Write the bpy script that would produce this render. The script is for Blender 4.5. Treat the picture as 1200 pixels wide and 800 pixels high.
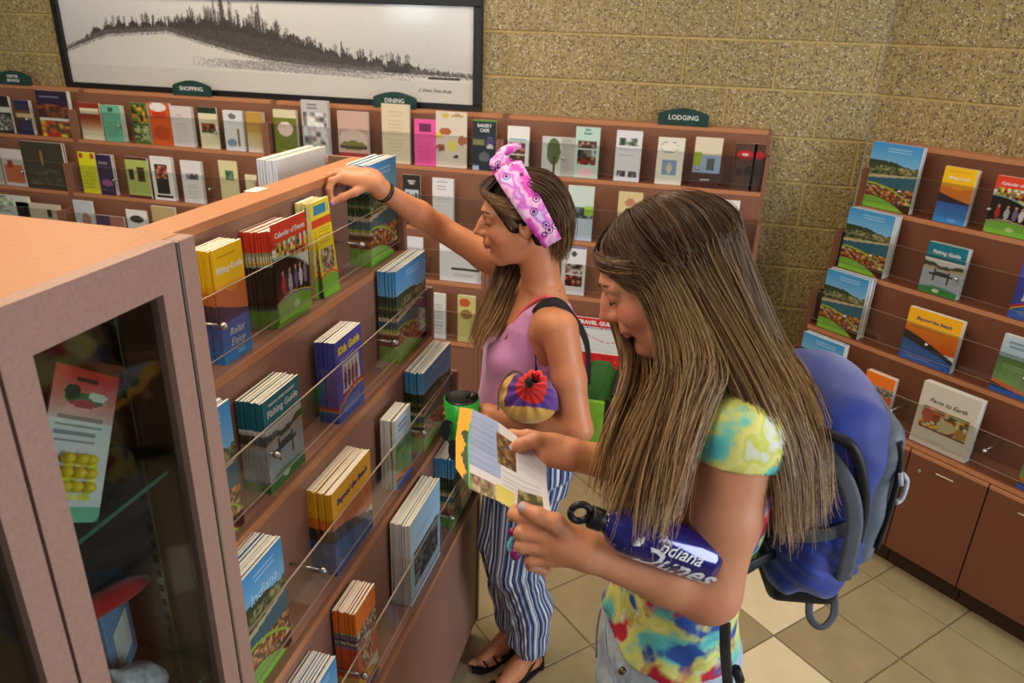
import bpy, math, random
import numpy as np
from mathutils import Vector, Matrix
for o in list(bpy.data.objects): bpy.data.objects.remove(o)
random.seed(7); rng = np.random.default_rng(7)
SC = bpy.context.scene; COL = SC.collection; R_ = math.radians

# ---------------------------------------------------------------- camera
F = 867.4; HC = 2.0
def _rot(yaw, pitch, roll):
    f = np.array([math.sin(yaw)*math.cos(pitch), math.cos(yaw)*math.cos(pitch), -math.sin(pitch)])
    r = np.array([math.cos(yaw), -math.sin(yaw), 0]); d = np.cross(f, r)
    return np.array([math.cos(roll)*r+math.sin(roll)*d, -math.sin(roll)*r+math.cos(roll)*d, f])
RC = _rot(R_(-13.55), R_(22.92), R_(-2.0))
CAM = np.array([0, 0, HC])
cd = bpy.data.cameras.new('camera'); cam = bpy.data.objects.new('camera', cd); COL.objects.link(cam)
cam.matrix_world = Matrix.Translation((0, 0, HC)) @ Matrix([list(RC[0]), list(-RC[1]), list(-RC[2])]).transposed().to_4x4()
cd.sensor_width = 36; cd.lens = F*36/1200; cd.clip_start = .02; SC.camera = cam
cd.dof.use_dof = True; cd.dof.focus_distance = 1.5; cd.dof.aperture_fstop = 7
def ray(x, y): return RC.T @ np.array([x-600, y-400, F])
def at(x, y, d): return CAM + ray(x, y)/F*d
def onx(x, y, X): d = ray(x, y); return CAM + d*X/d[0]
def ony(x, y, Y): d = ray(x, y); return CAM + d*Y/d[1]

# ---------------------------------------------------------------- light
W = bpy.data.worlds.new('world'); SC.world = W; W.use_nodes = True
W.node_tree.nodes['Background'].inputs[0].default_value = (.80, .84, .9, 1)
W.node_tree.nodes['Background'].inputs[1].default_value = .27
def area(name, loc, target, sx, sy, power, col):
    l = bpy.data.lights.new(name, 'AREA'); l.shape = 'RECTANGLE'; l.size = sx; l.size_y = sy; l.energy = power; l.color = col
    o = bpy.data.objects.new(name, l); COL.objects.link(o); o.location = loc
    o.rotation_euler = (Vector(target)-Vector(loc)).to_track_quat('-Z', 'Y').to_euler(); return o
WARM = (1, .80, .56)
area('ceiling_lamp', (-1.0, 1.9, 3.0), (-1.0, 1.9, 0), .6, 1.2, 34, WARM)
area('ceiling_lamp', (-2.4, 2.4, 3.0), (-2.4, 2.6, 0), .6, 1.2, 32, WARM)
area('ceiling_lamp', (.6, 1.9, 3.0), (.6, 1.9, 0), .6, 1.2, 18, WARM)
area('ceiling_lamp', (-1.0, .1, 3.0), (-1.0, .1, 0), .6, 1.2, 26, WARM)
area('window_light', (-3.4, -1.4, 2.25), (-1.4, 3.6, 1.4), .55, .42, 13, (.72, .95, 1))
area('window_light', (3.1, .35, 1.75), (-.4, 1.5, 1.15), 1.5, 1.5, 98, (.84, .91, 1))
area('window_light', (-2.2, -1.6, 2.3), (-.2, 1.8, 1.1), 1.6, 1.2, 26, (.95, .95, 1))
SC.view_settings.view_transform = 'Standard'; SC.view_settings.look = 'None'
SC.view_settings.gamma = 1; SC.view_settings.use_curve_mapping = False
SC.view_settings.exposure = -0.28

# ---------------------------------------------------------------- materials
def lin(c):
    c = np.asarray(c, float); c = c/255. if c.max() > 1.0001 else c
    return np.where(c <= .04045, c/12.92, ((c+.055)/1.055)**2.4)
def L4(c): return tuple(lin(c))+(1,)
MATS = {}
def mat(name, col, rough=.5, var=.06, scale=40, bump=0., metal=0., spec=.5, coat=0., sheen=0., trans=0., ior=1.45, emis=None):
    if name in MATS: return MATS[name]
    m = bpy.data.materials.new(name); m.use_nodes = True; nt = m.node_tree; b = nt.nodes['Principled BSDF']
    b.inputs['Roughness'].default_value = rough; b.inputs['Metallic'].default_value = metal
    b.inputs['Specular IOR Level'].default_value = spec; b.inputs['Coat Weight'].default_value = coat
    b.inputs['Sheen Weight'].default_value = sheen; b.inputs['Transmission Weight'].default_value = trans; b.inputs['IOR'].default_value = ior
    c = lin(col)
    tc = nt.nodes.new('ShaderNodeTexCoord'); n = nt.nodes.new('ShaderNodeTexNoise'); n.inputs['Scale'].default_value = scale; n.inputs['Detail'].default_value = 5
    nt.links.new(tc.outputs['Object'], n.inputs['Vector'])
    r = nt.nodes.new('ShaderNodeValToRGB'); r.color_ramp.elements[0].position = .3; r.color_ramp.elements[1].position = .7
    r.color_ramp.elements[0].color = tuple(c*(1-var*2))+(1,); r.color_ramp.elements[1].color = tuple(np.minimum(c*(1+var*2), 1))+(1,)
    nt.links.new(n.outputs['Fac'], r.inputs['Fac']); nt.links.new(r.outputs['Color'], b.inputs['Base Color'])
    if bump:
        bp = nt.nodes.new('ShaderNodeBump'); bp.inputs['Strength'].default_value = bump; bp.inputs['Distance'].default_value = .002
        nt.links.new(n.outputs['Fac'], bp.inputs['Height']); nt.links.new(bp.outputs['Normal'], b.inputs['Normal'])
    MATS[name] = m; return m
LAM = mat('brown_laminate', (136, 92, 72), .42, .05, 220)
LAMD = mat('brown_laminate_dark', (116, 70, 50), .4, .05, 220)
EDGE = mat('laminate_edge_lit', (190, 128, 88), .4, .04, 200)  # warm light on shelf lips and top boards painted in as orange
KICK = mat('kick_board', (62, 40, 30), .5)
METAL = mat('brushed_metal', (190, 190, 188), .28, .03, 60, metal=1)
BLACK = mat('black_plastic', (20, 20, 22), .4)
GREEN = mat('sign_green', (28, 62, 56), .45)
PAPER = mat('paper', (232, 228, 215), .6, .02, 90)
LETW = mat('white_ink', (235, 235, 235), .6, .01)
LETY = mat('yellow_ink', (250, 225, 40), .6, .01)
LETB = mat('blue_ink', (58, 62, 130), .6, .01)
LETK = mat('dark_ink', (45, 38, 38), .6, .01)

def attr_mat(name, rough=.35, spec=.5, coat=.0, noise=.0):
    m = bpy.data.materials.new(name); m.use_nodes = True; nt = m.node_tree; b = nt.nodes['Principled BSDF']
    a = nt.nodes.new('ShaderNodeAttribute'); a.attribute_name = 'print'
    n = nt.nodes.new('ShaderNodeTexNoise'); n.inputs['Scale'].default_value = 300
    mx = nt.nodes.new('ShaderNodeMixRGB'); mx.blend_type = 'MULTIPLY'; mx.inputs[0].default_value = noise
    nt.links.new(a.outputs['Color'], mx.inputs[1]); nt.links.new(n.outputs['Color'], mx.inputs[2]); nt.links.new(mx.outputs[0], b.inputs['Base Color'])
    b.inputs['Roughness'].default_value = rough; b.inputs['Specular IOR Level'].default_value = spec; b.inputs['Coat Weight'].default_value = coat
    return m
PRINT = attr_mat('printed_paper', .38); MATTE = attr_mat('printed_matte', .6)
PHOTO = attr_mat('framed_photograph', .5, .5, .7); PHOTO.node_tree.nodes['Principled BSDF'].inputs['Coat Roughness'].default_value = .12

def acrylic(name, tint, edge=False):
    m = bpy.data.materials.new(name); m.use_nodes = True; nt = m.node_tree; nt.nodes.remove(nt.nodes['Principled BSDF'])
    out = nt.nodes['Material Output']; t = nt.nodes.new('ShaderNodeBsdfTransparent'); t.inputs[0].default_value = tint
    g = nt.nodes.new('ShaderNodeBsdfGlossy'); g.inputs['Roughness'].default_value = .04
    lw = nt.nodes.new('ShaderNodeLayerWeight'); lw.inputs[0].default_value = .5; pw = nt.nodes.new('ShaderNodeMath'); pw.operation = 'POWER'; pw.inputs[1].default_value = 5; nt.links.new(lw.outputs['Facing'], pw.inputs[0])
    fr = nt.nodes.new('ShaderNodeMath'); fr.operation = 'MULTIPLY_ADD'; fr.inputs[1].default_value = .6; fr.inputs[2].default_value = .035; nt.links.new(pw.outputs[0], fr.inputs[0])
    mx = nt.nodes.new('ShaderNodeMixShader')
    nt.links.new(fr.outputs[0], mx.inputs[0]); nt.links.new(t.outputs[0], mx.inputs[1]); nt.links.new(g.outputs[0], mx.inputs[2]); nt.links.new(mx.outputs[0], out.inputs[0])
    return m
ACR = acrylic('acrylic', (.93, .94, .93, 1)); GLASS = acrylic('cabinet_glass', (.80, .84, .82, 1))
ACRE = mat('acrylic_edge', (176, 160, 145), .15, .03, 40)
GLE = mat('glass_edge', (60, 105, 95), .15, .03, 40)

def block_mat():
    m = bpy.data.materials.new('ground_face_block'); m.use_nodes = True; nt = m.node_tree; b = nt.nodes['Principled BSDF']; N = nt.nodes.new; K = nt.links.new
    geo = N('ShaderNodeNewGeometry'); oi = N('ShaderNodeObjectInfo')
    def vor(scale, lo, hi):
        v = N('ShaderNodeTexVoronoi'); v.inputs['Scale'].default_value = scale; K(geo.outputs['Position'], v.inputs['Vector'])
        s = N('ShaderNodeSeparateColor'); K(v.outputs['Color'], s.inputs[0])
        c = N('ShaderNodeMath'); c.operation = 'GREATER_THAN'; K(s.outputs[0], c.inputs[0]); c.inputs[1].default_value = lo
        d = N('ShaderNodeMath'); d.operation = 'LESS_THAN'; K(v.outputs['Distance'], d.inputs[0]); d.inputs[1].default_value = hi
        e = N('ShaderNodeMath'); e.operation = 'MULTIPLY'; K(c.outputs[0], e.inputs[0]); K(d.outputs[0], e.inputs[1]); return e
    n = N('ShaderNodeTexNoise'); n.inputs['Scale'].default_value = 60; n.inputs['Detail'].default_value = 6; K(geo.outputs['Position'], n.inputs['Vector'])
    r = N('ShaderNodeValToRGB'); r.color_ramp.elements[0].position = .3; r.color_ramp.elements[1].position = .72
    r.color_ramp.elements[0].color = L4((136, 117, 74)); r.color_ramp.elements[1].color = L4((178, 156, 104)); K(n.outputs['Fac'], r.inputs[0])
    cur = r.outputs[0]
    for sc, lo, hi, col in ((75, .62, .42, (122, 104, 78)), (90, .76, .36, (192, 178, 140)), (118, .80, .42, (62, 54, 42)), (140, .90, .38, (226, 220, 200))):
        f = vor(sc, lo, hi); mx = N('ShaderNodeMixRGB'); K(f.outputs[0], mx.inputs[0]); K(cur, mx.inputs[1]); mx.inputs[2].default_value = L4(col); cur = mx.outputs[0]
    hv = N('ShaderNodeMath'); hv.operation = 'MULTIPLY_ADD'; K(oi.outputs['Random'], hv.inputs[0]); hv.inputs[1].default_value = .14; hv.inputs[2].default_value = .93
    mm = N('ShaderNodeMixRGB'); mm.blend_type = 'MULTIPLY'; mm.inputs[0].default_value = 1; K(cur, mm.inputs[1]); K(hv.outputs[0], mm.inputs[2])
    K(mm.outputs[0], b.inputs['Base Color']); b.inputs['Roughness'].default_value = .42
    bp = N('ShaderNodeBump'); bp.inputs['Strength'].default_value = .35; bp.inputs['Distance'].default_value = .002; K(n.outputs['Fac'], bp.inputs['Height']); K(bp.outputs[0], b.inputs['Normal'])
    return m
BLOCK = block_mat()
MORTAR = mat('mortar', (186, 164, 108), .85, .08, 60, .4)

# ---------------------------------------------------------------- mesh helpers
def obj(name, me, parent=None, loc=None, rot=None):
    o = bpy.data.objects.new(name, me); COL.objects.link(o)
    if parent: o.parent = parent
    if loc is not None: o.location = loc
    if rot is not None: o.rotation_euler = rot
    return o
def tag(o, label=None, cat=None, group=None, kind=None):
    if label: o['label'] = label
    if cat: o['category'] = cat
    if group: o['group'] = group
    if kind: o['kind'] = kind
    return o
def thing(name, label, cat, loc=(0, 0, 0), rz=0, group=None, kind=None):
    o = obj(name, None, None, loc, (0, 0, rz)); o.empty_display_size = .05
    return tag(o, label, cat, group, kind)
def mk(name, v, f, mats, mi=None, smooth=False):
    me = bpy.data.meshes.new(name); me.from_pydata([tuple(map(float, p)) for p in v], [], f)
    for m in (mats if isinstance(mats, (list, tuple)) else [mats]): me.materials.append(m)
    if mi is not None: me.polygons.foreach_set('material_index', mi)
    if smooth: me.polygons.foreach_set('use_smooth', [True]*len(me.polygons))
    me.update(); return me
CUBE_F = [(0, 3, 2, 1), (4, 5, 6, 7), (0, 1, 5, 4), (1, 2, 6, 5), (2, 3, 7, 6), (3, 0, 4, 7)]   # bottom top front right back left
def boxes(name, bl, mats, mi=None, bev=0.):
    v = []; f = []; idx = []
    for k, (a, b) in enumerate(bl):
        n = len(v); x0, y0, z0 = a; x1, y1, z1 = b
        v += [(x0, y0, z0), (x1, y0, z0), (x1, y1, z0), (x0, y1, z0), (x0, y0, z1), (x1, y0, z1), (x1, y1, z1), (x0, y1, z1)]
        f += [tuple(i+n for i in q) for q in CUBE_F]; idx += (mi[k] if mi and isinstance(mi[k], (list, tuple)) else [mi[k] if mi else 0]*6)
    return mk(name, v, f, mats, idx)
def box(name, a, b, m, parent=None, bev=.0015):
    o = obj(name, boxes(name, [(a, b)], m), parent)
    if bev:
        md = o.modifiers.new('bevel', 'BEVEL'); md.width = bev; md.segments = 1; md.limit_method = 'NONE'
    return o
def prism(name, poly, x0, x1, mats, parent=None, axis='x'):
    n = len(poly); v = []
    for x in (x0, x1):
        for a, b in poly: v.append((x, a, b) if axis == 'x' else ((a, x, b) if axis == 'y' else (a, b, x)))
    f = [tuple(range(n))[::-1], tuple(range(n, 2*n))]+[(i, (i+1) % n, n+(i+1) % n, n+i) for i in range(n)]
    return obj(name, mk(name, v, f, mats), parent)
def tube_data(pts, rad, seg=8, cap=True):
    P = np.array(pts, float); n = len(P); rad = np.broadcast_to(rad, (n,)); T = np.gradient(P, axis=0); T /= np.linalg.norm(T, axis=1)[:, None]+1e-12
    up = np.array([0, 0, 1.]) if abs(T[0][2]) < .9 else np.array([1., 0, 0]); a = np.cross(T[0], up); a /= np.linalg.norm(a)
    v = []; f = []
    for i in range(n):
        a = a-T[i]*(a@T[i]); a /= np.linalg.norm(a); b = np.cross(T[i], a)
        for k in range(seg):
            t = 2*math.pi*k/seg; v.append(P[i]+rad[i]*(math.cos(t)*a+math.sin(t)*b))
    for i in range(n-1):
        for k in range(seg): f.append((i*seg+k, i*seg+(k+1) % seg, (i+1)*seg+(k+1) % seg, (i+1)*seg+k))
    if cap: f += [tuple(range(seg))[::-1], tuple(range((n-1)*seg, n*seg))]
    return v, f
def tube(name, pts, rad, m, parent=None, seg=8):
    v, f = tube_data(pts, rad, seg); return obj(name, mk(name, v, f, m, smooth=True), parent)
def tubes(name, lst, m, parent=None, seg=6):
    V = []; Fc = []
    for pts, rad in lst:
        v, f = tube_data(pts, rad, seg); n = len(V); V += v; Fc += [tuple(i+n for i in q) for q in f]
    return obj(name, mk(name, V, Fc, m, smooth=True), parent)
def smooth_path(pts, n):
    P = np.array(pts, float); t = np.linspace(0, len(P)-1, n); i = np.clip(t.astype(int), 0, len(P)-2); u = (t-i)[:, None]
    Q = np.vstack([2*P[0]-P[1], P, 2*P[-1]-P[-2]]); p0, p1, p2, p3 = Q[i], Q[i+1], Q[i+2], Q[i+3]
    return .5*((2*p1)+(-p0+p2)*u+(2*p0-5*p1+4*p2-p3)*u*u+(-p0+3*p1-3*p2+p3)*u**3)
def text(body, size, m, parent, loc, rot=(math.pi/2, 0, 0), align='CENTER', shear=0., ext=.0004, sx=1., name='lettering', bold=0.):
    c = bpy.data.curves.new(name, 'FONT'); c.body = body; c.size = size; c.align_x = align; c.extrude = ext; c.shear = shear; c.offset = bold; c.resolution_u = 2
    t = bpy.data.objects.new('tmp', c); COL.objects.link(t)
    dg = bpy.context.evaluated_depsgraph_get(); me = bpy.data.meshes.new_from_object(t.evaluated_get(dg)); bpy.data.objects.remove(t)
    me.name = name; me.materials.clear(); me.materials.append(m)
    o = obj(name, me, parent, loc, rot); o.scale = (sx, 1, 1); return o

# ---------------------------------------------------------------- printed covers (grid of coloured faces)
class Cv:
    def __init__(s, nx, ny, bg=(240, 240, 236)):
        s.nx, s.ny = nx, ny; s.a = np.zeros((ny, nx, 3)); s.a[:] = bg
        s.v, s.u = np.meshgrid((np.arange(ny)+.5)/ny, (np.arange(nx)+.5)/nx, indexing='ij')
        s.r = np.random.default_rng(nx*1000+ny)
    def m(s, mask, col, al=1.):
        if callable(col): col = col(s.u, s.v)
        col = np.asarray(col, float); c = col[mask] if col.ndim == 3 else col
        s.a[mask] = s.a[mask]*(1-al)+c*al; return s
    def rect(s, u0, v0, u1, v1, col, al=1.): return s.m((s.u >= u0) & (s.u <= u1) & (s.v >= v0) & (s.v <= v1), col, al)
    def ell(s, cu, cv, ru, rv, col, al=1.): return s.m(((s.u-cu)/ru)**2+((s.v-cv)/rv)**2 < 1, col, al)
    def below(s, f, col, al=1.): return s.m(s.v < f(s.u), col, al)
    def band(s, f, g, col, al=1.): return s.m((s.v < f(s.u)) & (s.v > g(s.u)), col, al)
    def grad(s, u0, v0, u1, v1, c0, c1):
        t = np.clip((s.v-v0)/(v1-v0), 0, 1)[..., None]; return s.m((s.u >= u0) & (s.u <= u1) & (s.v >= v0) & (s.v <= v1), np.asarray(c0)*(1-t)+np.asarray(c1)*t)
    def photo(s, u0, v0, u1, v1, pal, seed=0, cell=3):
        r = np.random.default_rng(seed); n = r.integers(0, len(pal), (s.ny//cell+2, s.nx//cell+2)); p = np.asarray(pal, float)[n]
        p = np.repeat(np.repeat(p, cell, 0), cell, 1)[:s.ny, :s.nx]; q = p.copy()
        q[1:] = (p[1:]+p[:-1])/2; q[:, 1:] = (q[:, 1:]+q[:, :-1])/2; q += r.normal(0, 12, q.shape)
        return s.m((s.u >= u0) & (s.u <= u1) & (s.v >= v0) & (s.v <= v1), np.clip(q, 0, 255))
    def lines(s, u0, v0, u1, v1, col, n=4, al=.55, seed=1):
        r = np.random.default_rng(seed); h = (v1-v0)/n
        for i in range(n): s.rect(u0+r.uniform(0, .06), v0+i*h+h*.25, u1-r.uniform(0, .2)*(u1-u0), v0+i*h+h*.7, col, al)
        return s
def arc(c, h, k=1.): return lambda u: c+h*(1-(2*u-k)**2)
DK = [(40, 36, 30), (90, 80, 60), (150, 140, 120), (60, 70, 50)]
FOOD = [(200, 120, 60), (235, 220, 190), (120, 70, 50), (225, 200, 80), (110, 140, 60)]
def cover(kind, nx=28, ny=48):
    c = Cv(nx, ny); hill = lambda b, a, f, ph: (lambda u: b+a*np.sin(f*u+ph)+a*.35*np.sin(3.1*f*u+ph*2))
    if kind == 'dunes':
        c.grad(0, .5, 1, 1, (150, 195, 225), (60, 145, 210)); c.below(hill(.70, .035, 4.2, .6), (44, 62, 40)); c.photo(0, .5, 1, .66, [(60, 78, 48), (120, 115, 70), (50, 66, 42), (160, 145, 100)], 3, 2)
        c.m((c.v > .66) & (c.v < .70+.035*np.sin(4.2*c.u+.6)), (46, 62, 40))
        c.below(lambda u: .50+.07*u, (214, 196, 160)); c.below(lambda u: .455+.085*u, (46, 106, 130)); c.below(arc(.30, .085, .3), (170, 205, 50)); c.below(arc(.275, .085, .3), (60, 30, 20))
        c.photo(0, .12, 1, .345, [(190, 90, 30), (225, 200, 170), (70, 40, 25), (150, 60, 30), (220, 150, 60), (90, 60, 40)], 5, 2)
        c.m((c.v > arc(.275, .085, .3)(c.u)) & (c.v < arc(.30, .085, .3)(c.u)), (170, 205, 50))
        c.below(arc(.115, .09, .3), (130, 30, 25)); c.below(arc(.095, .09, .3), (126, 190, 62)); c.lines(.3, .86, .9, .95, (215, 232, 245), 2)
    elif kind == 'biking':
        c.rect(0, .68, 1, 1, (246, 196, 20)); c.grad(0, .45, 1, .70, (240, 130, 30), (246, 180, 30)); c.below(hill(.63, .02, 9, 0), (225, 125, 40)); c.below(lambda u: .40+.13*(1-u)**1.2, (52, 42, 50)); c.below(lambda u: .37+.0*u, (60, 60, 120)); c.grad(0, 0, 1, .36, (60, 150, 225), (50, 95, 185)); c.lines(0, .2, 1, .36, (90, 130, 215), 6, .5); c.lines(.45, .03, .8, .09, (200, 225, 245), 2)
        c.lines(.1, .90, .9, .95, (170, 120, 30), 1)
    elif kind == 'calendar':
        c.rect(0, .80, 1, 1, (226, 66, 40)); c.photo(0, .6, 1, .80, [(30, 40, 30), (230, 225, 215), (200, 60, 50), (235, 200, 60), (120, 150, 90)], 8, 3); c.below(arc(.60, .07, .2), (150, 200, 190)); c.below(arc(.58, .07, .2), (22, 16, 18))
        for k, (x, cc) in enumerate(((.2, (200, 40, 40)), (.4, (190, 190, 200)), (.58, (120, 110, 150)), (.72, (235, 225, 235)), (.86, (150, 130, 170)))):
            c.ell(x, .37, .055, .1, cc); c.ell(x, .49, .03, .03, (205, 160, 135))
        c.lines(.2, .26, .6, .29, (220, 220, 220), 1); c.below(arc(.2, .06, .9), (235, 200, 50)); c.below(arc(.185, .06, .9), (80, 110, 170)); c.below(arc(.17, .06, .9), (126, 190, 62)); c.ell(.55, .11, .09, .04, (190, 225, 150))
    elif kind == 'yellow':
        c = Cv(nx, ny, (250, 220, 40)); c.rect(0, .80, 1, 1, (252, 232, 60)); c.rect(0, .74, 1, .82, (232, 80, 40)); c.rect(.15, .86, .9, .96, (60, 150, 180)); c.lines(.1, .55, .9, .72, (150, 130, 60), 5); c.photo(.1, .26, .9, .5, [(230, 220, 200), (120, 140, 70), (70, 60, 50), (210, 120, 90)], 2, 2); c.below(arc(.22, .05), (232, 110, 40)); c.below(arc(.19, .05), (126, 200, 62))
    elif kind == 'kids':
        c.rect(0, 0, 1, 1, (72, 78, 178)); c.lines(.12, .72, .88, .76, (225, 225, 245), 1); c.m((np.abs(c.u-.55) < .36*(1-.2*c.v)) & (c.v > .32) & (c.v < .68), (225, 225, 232))
        for x in (.32, .46, .6, .74): c.ell(x, .47, .06, .13, (60+int(x*100), 50, 70)); c.ell(x, .6, .04, .035, (190, 140, 115))
        c.below(arc(.28, .07, 1.5), (210, 45, 40)); c.below(arc(.235, .07, 1.5), (240, 190, 40)); c.below(arc(.215, .07, 1.5), (56, 98, 185)); c.lines(.2, .06, .9, .2, (160, 190, 235), 4)
    elif kind == 'fishing':
        c.rect(0, .70, 1, 1, (20, 118, 140)); c.grad(0, .2, 1, .66, (178, 190, 204), (212, 214, 214)); c.below(hill(.60, .03, 7, 1), (66, 74, 58)); c.below(hill(.53, .02, 9, 0), (188, 168, 140)); c.below(lambda u: .485+0*u, (172, 184, 198)); c.rect(.18, .38, .8, .42, (48, 50, 58)); c.rect(.3, .26, .34, .52, (56, 56, 60)); c.rect(.66, .24, .70, .48, (56, 56, 60)); c.ell(.5, .43, .2, .03, (60, 60, 66))
        c.below(arc(.12, .05, 1), (56, 150, 190)); c.below(arc(.09, .06, .9), (58, 132, 66)); c.ell(.45, .08, .09, .035, (190, 215, 190))
    elif kind == 'beach':
        c.rect(0, .66, 1, 1, (248, 186, 30)); c.grad(0, .3, 1, .68, (226, 92, 32), (244, 140, 34)); c.lines(.05, .64, .9, .67, (120, 90, 120), 1); c.below(lambda u: .56-.34*u**1.3, (46, 48, 40)); c.below(lambda u: .40-.24*u**1.1, (46, 92, 175)); c.lines(0, .0, 1, .30, (92, 140, 215), 9, .5); c.lines(.1, .06, .7, .1, (200, 215, 240), 1)
    elif kind == 'orange':
        c.rect(0, .6, 1, 1, (238, 122, 32)); c.photo(0, .6, 1, .76, [(140, 160, 60), (90, 90, 50), (230, 220, 200), (60, 50, 40), (150, 120, 170)], 4, 2); c.rect(0, .25, 1, .6, (226, 88, 38)); c.photo(.2, .28, .75, .55, [(190, 50, 40), (225, 200, 175), (60, 40, 30), (225, 215, 205)], 6, 3); c.ell(.55, .58, .16, .03, (225, 215, 205)); c.ell(.55, .53, .09, .05, (205, 150, 120)); c.below(arc(.2, .06, .2), (246, 170, 40)); c.below(lambda u: .1+0*u, (52, 66, 130))
    elif kind == 'blueleaf':
        c.grad(0, 0, 1, 1, (196, 222, 240), (165, 205, 232)); c.photo(.12, .16, .92, .60, [(60, 62, 66), (120, 116, 118), (160, 150, 150), (80, 70, 66), (44, 48, 44)], 12, 3); c.lines(.2, .70, .8, .78, (110, 140, 190), 2)
    elif kind == 'greentrail':
        c.grad(0, .55, 1, 1, (150, 186, 200), (196, 214, 226)); c.lines(.15, .78, .85, .92, (80, 100, 140), 2); c.grad(0, .12, 1, .62, (140, 176, 100), (92, 132, 70)); c.lines(.12, .2, .8, .52, (180, 205, 140), 8); c.below(lambda u: .22-.1*u, (232, 110, 40)); c.below(lambda u: .16-.12*u, (40, 44, 40)); c.below(lambda u: .09-.0*u, (50, 98, 180))
    elif kind == 'farm':
        c = Cv(nx, ny, (214, 208, 198)); c.photo(.08, .3, .9, .64, FOOD+[(205, 190, 170), (90, 70, 60), (170, 60, 50)], 21, 3); c.ell(.2, .5, .1, .12, (190, 90, 70)); c.ell(.55, .42, .16, .1, (200, 190, 150)); c.ell(.8, .38, .1, .08, (180, 130, 70)); c.lines(.3, .1, .7, .14, (150, 140, 130), 1); c.rect(.08, .28, .9, .3, (90, 70, 60))
    return c
def brochure_mesh(name, w, h, t, c, full=True, side=None, paper=PAPER, m=None):
    """front face (towards -y) is a grid of coloured faces; the spine on the left carries the cover's edge colours"""
    m = m or PRINT; nx, ny = (c.nx, c.ny) if full else (1, c.ny)
    xs = np.linspace(-w/2, w/2, nx+1); zs = np.linspace(0, h, ny+1); v = [(x, 0, z) for z in zs for x in xs]
    f = [(j*(nx+1)+i, j*(nx+1)+i+1, (j+1)*(nx+1)+i+1, (j+1)*(nx+1)+i) for j in range(ny) for i in range(nx)]
    cols = c.a[:ny].reshape(-1, 3) if full else c.a.mean(1)
    b = len(v); v += [(-w/2, t, z) for z in zs]
    f += [(b+j, j*(nx+1), (j+1)*(nx+1), b+j+1) for j in range(ny)]; sc = c.a[:, 0]*.92
    cols = np.vstack([cols, sc if side is None else np.tile(np.asarray(side, float), (ny, 1))])
    q = len(v); v += [(w/2, t, 0), (w/2, t, h)]
    br, tr, tl, bl = nx, ny*(nx+1)+nx, ny*(nx+1), 0
    f += [(br, q, q+1, tr), (b+ny, tl, tr, q+1), (b, q, br, bl), (q, b, b+ny, q+1)]
    cols = np.vstack([cols, np.tile([(225, 222, 212)], (4, 1))])
    mi = [0]*(len(f)-4)+[1]*3+[0]
    me = mk(name, v, f, [m, paper], mi)
    a = me.attributes.new('print', 'FLOAT_COLOR', 'FACE'); a.data.foreach_set('color', np.hstack([lin(np.clip(cols, 0, 255)/255.), np.ones((len(cols), 1))]).ravel()); return me
# ---------------------------------------------------------------- room
A_W = math.atan2(-.66, .751); CW = np.array([.713, 3.70, 0.]); UW = np.array([math.cos(A_W), math.sin(A_W), 0]); NW = np.array([-math.sin(A_W), math.cos(A_W), 0])
def ons(x, y, D):                                    # point of the plane parallel to the right wall at distance D
    d = ray(x, y); return CAM + d*(D/(NW@d))
def wtoW(p): q = np.array(p)-CW; return q@UW, q@NW, q[2]
def cell_mesh(name, w, h, t, gap, m, ch=.0022):
    """block face towards -y, chamfered rim; w x h cell with half a joint around"""
    a, b = gap/2, w-gap/2; c, d = gap/2, h-gap/2
    v = [(a, 0, c), (b, 0, c), (b, 0, d), (a, 0, d), (a+ch, -ch, c+ch), (b-ch, -ch, c+ch), (b-ch, -ch, d-ch), (a+ch, -ch, d-ch), (a, t, c), (b, t, c), (b, t, d), (a, t, d)]
    f = [(4, 5, 6, 7), (0, 1, 5, 4), (1, 2, 6, 5), (2, 3, 7, 6), (3, 0, 4, 7), (8, 9, 1, 0), (9, 10, 2, 1), (10, 11, 3, 2), (11, 8, 0, 3)]
    return mk(name, v, f, m)
BW, BH = .4064, .2032
wall = thing('wall_back', None, None, (0, 3.70, 0), kind='structure')
box('mortar_bed', (-5.2, .0045, 0), (.713, .2, 2.95), MORTAR, wall, 0)
full = cell_mesh('block', BW, BH, .02, .012, BLOCK)
for r in range(0, 15):
    z = -.046+BH*r; off = .079 if r % 2 == 0 else .276                   # r even -> 1.785..1.988 course
    x = off+2*BW
    while x > -5.3:
        x -= BW
        if z < 1.0 and x < -.5: continue
        if x > .70: continue
        if x+BW > .713:
            if .713-x > .03: obj('block', cell_mesh('block', .713-x+.004, BH, .02, .012, BLOCK), wall, (x, 0, z))
        else: obj('block', full, wall, (x, 0, z))
wr = thing('wall_right', None, None, tuple(CW), A_W, kind='structure')
box('mortar_bed', (0, .0045, 0), (2.6, .2, 2.95), MORTAR, wr, 0)
ws = [0, .176, .376, .586]
while ws[-1] < 2.5: ws.append(ws[-1]+.203)
wm = [cell_mesh('block', ws[i+1]-ws[i], BH, .02, .012, BLOCK) for i in range(len(ws)-1)]
for r in range(6, 15):
    for i in range(len(ws)-1):
        if ws[i] < 2.2: obj('block', wm[i], wr, (ws[i], 0, -.046+BH*r))
box('baseboard_right', (0, -.01, 0), (2.6, .0, .1), KICK, wr, 0)

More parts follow.
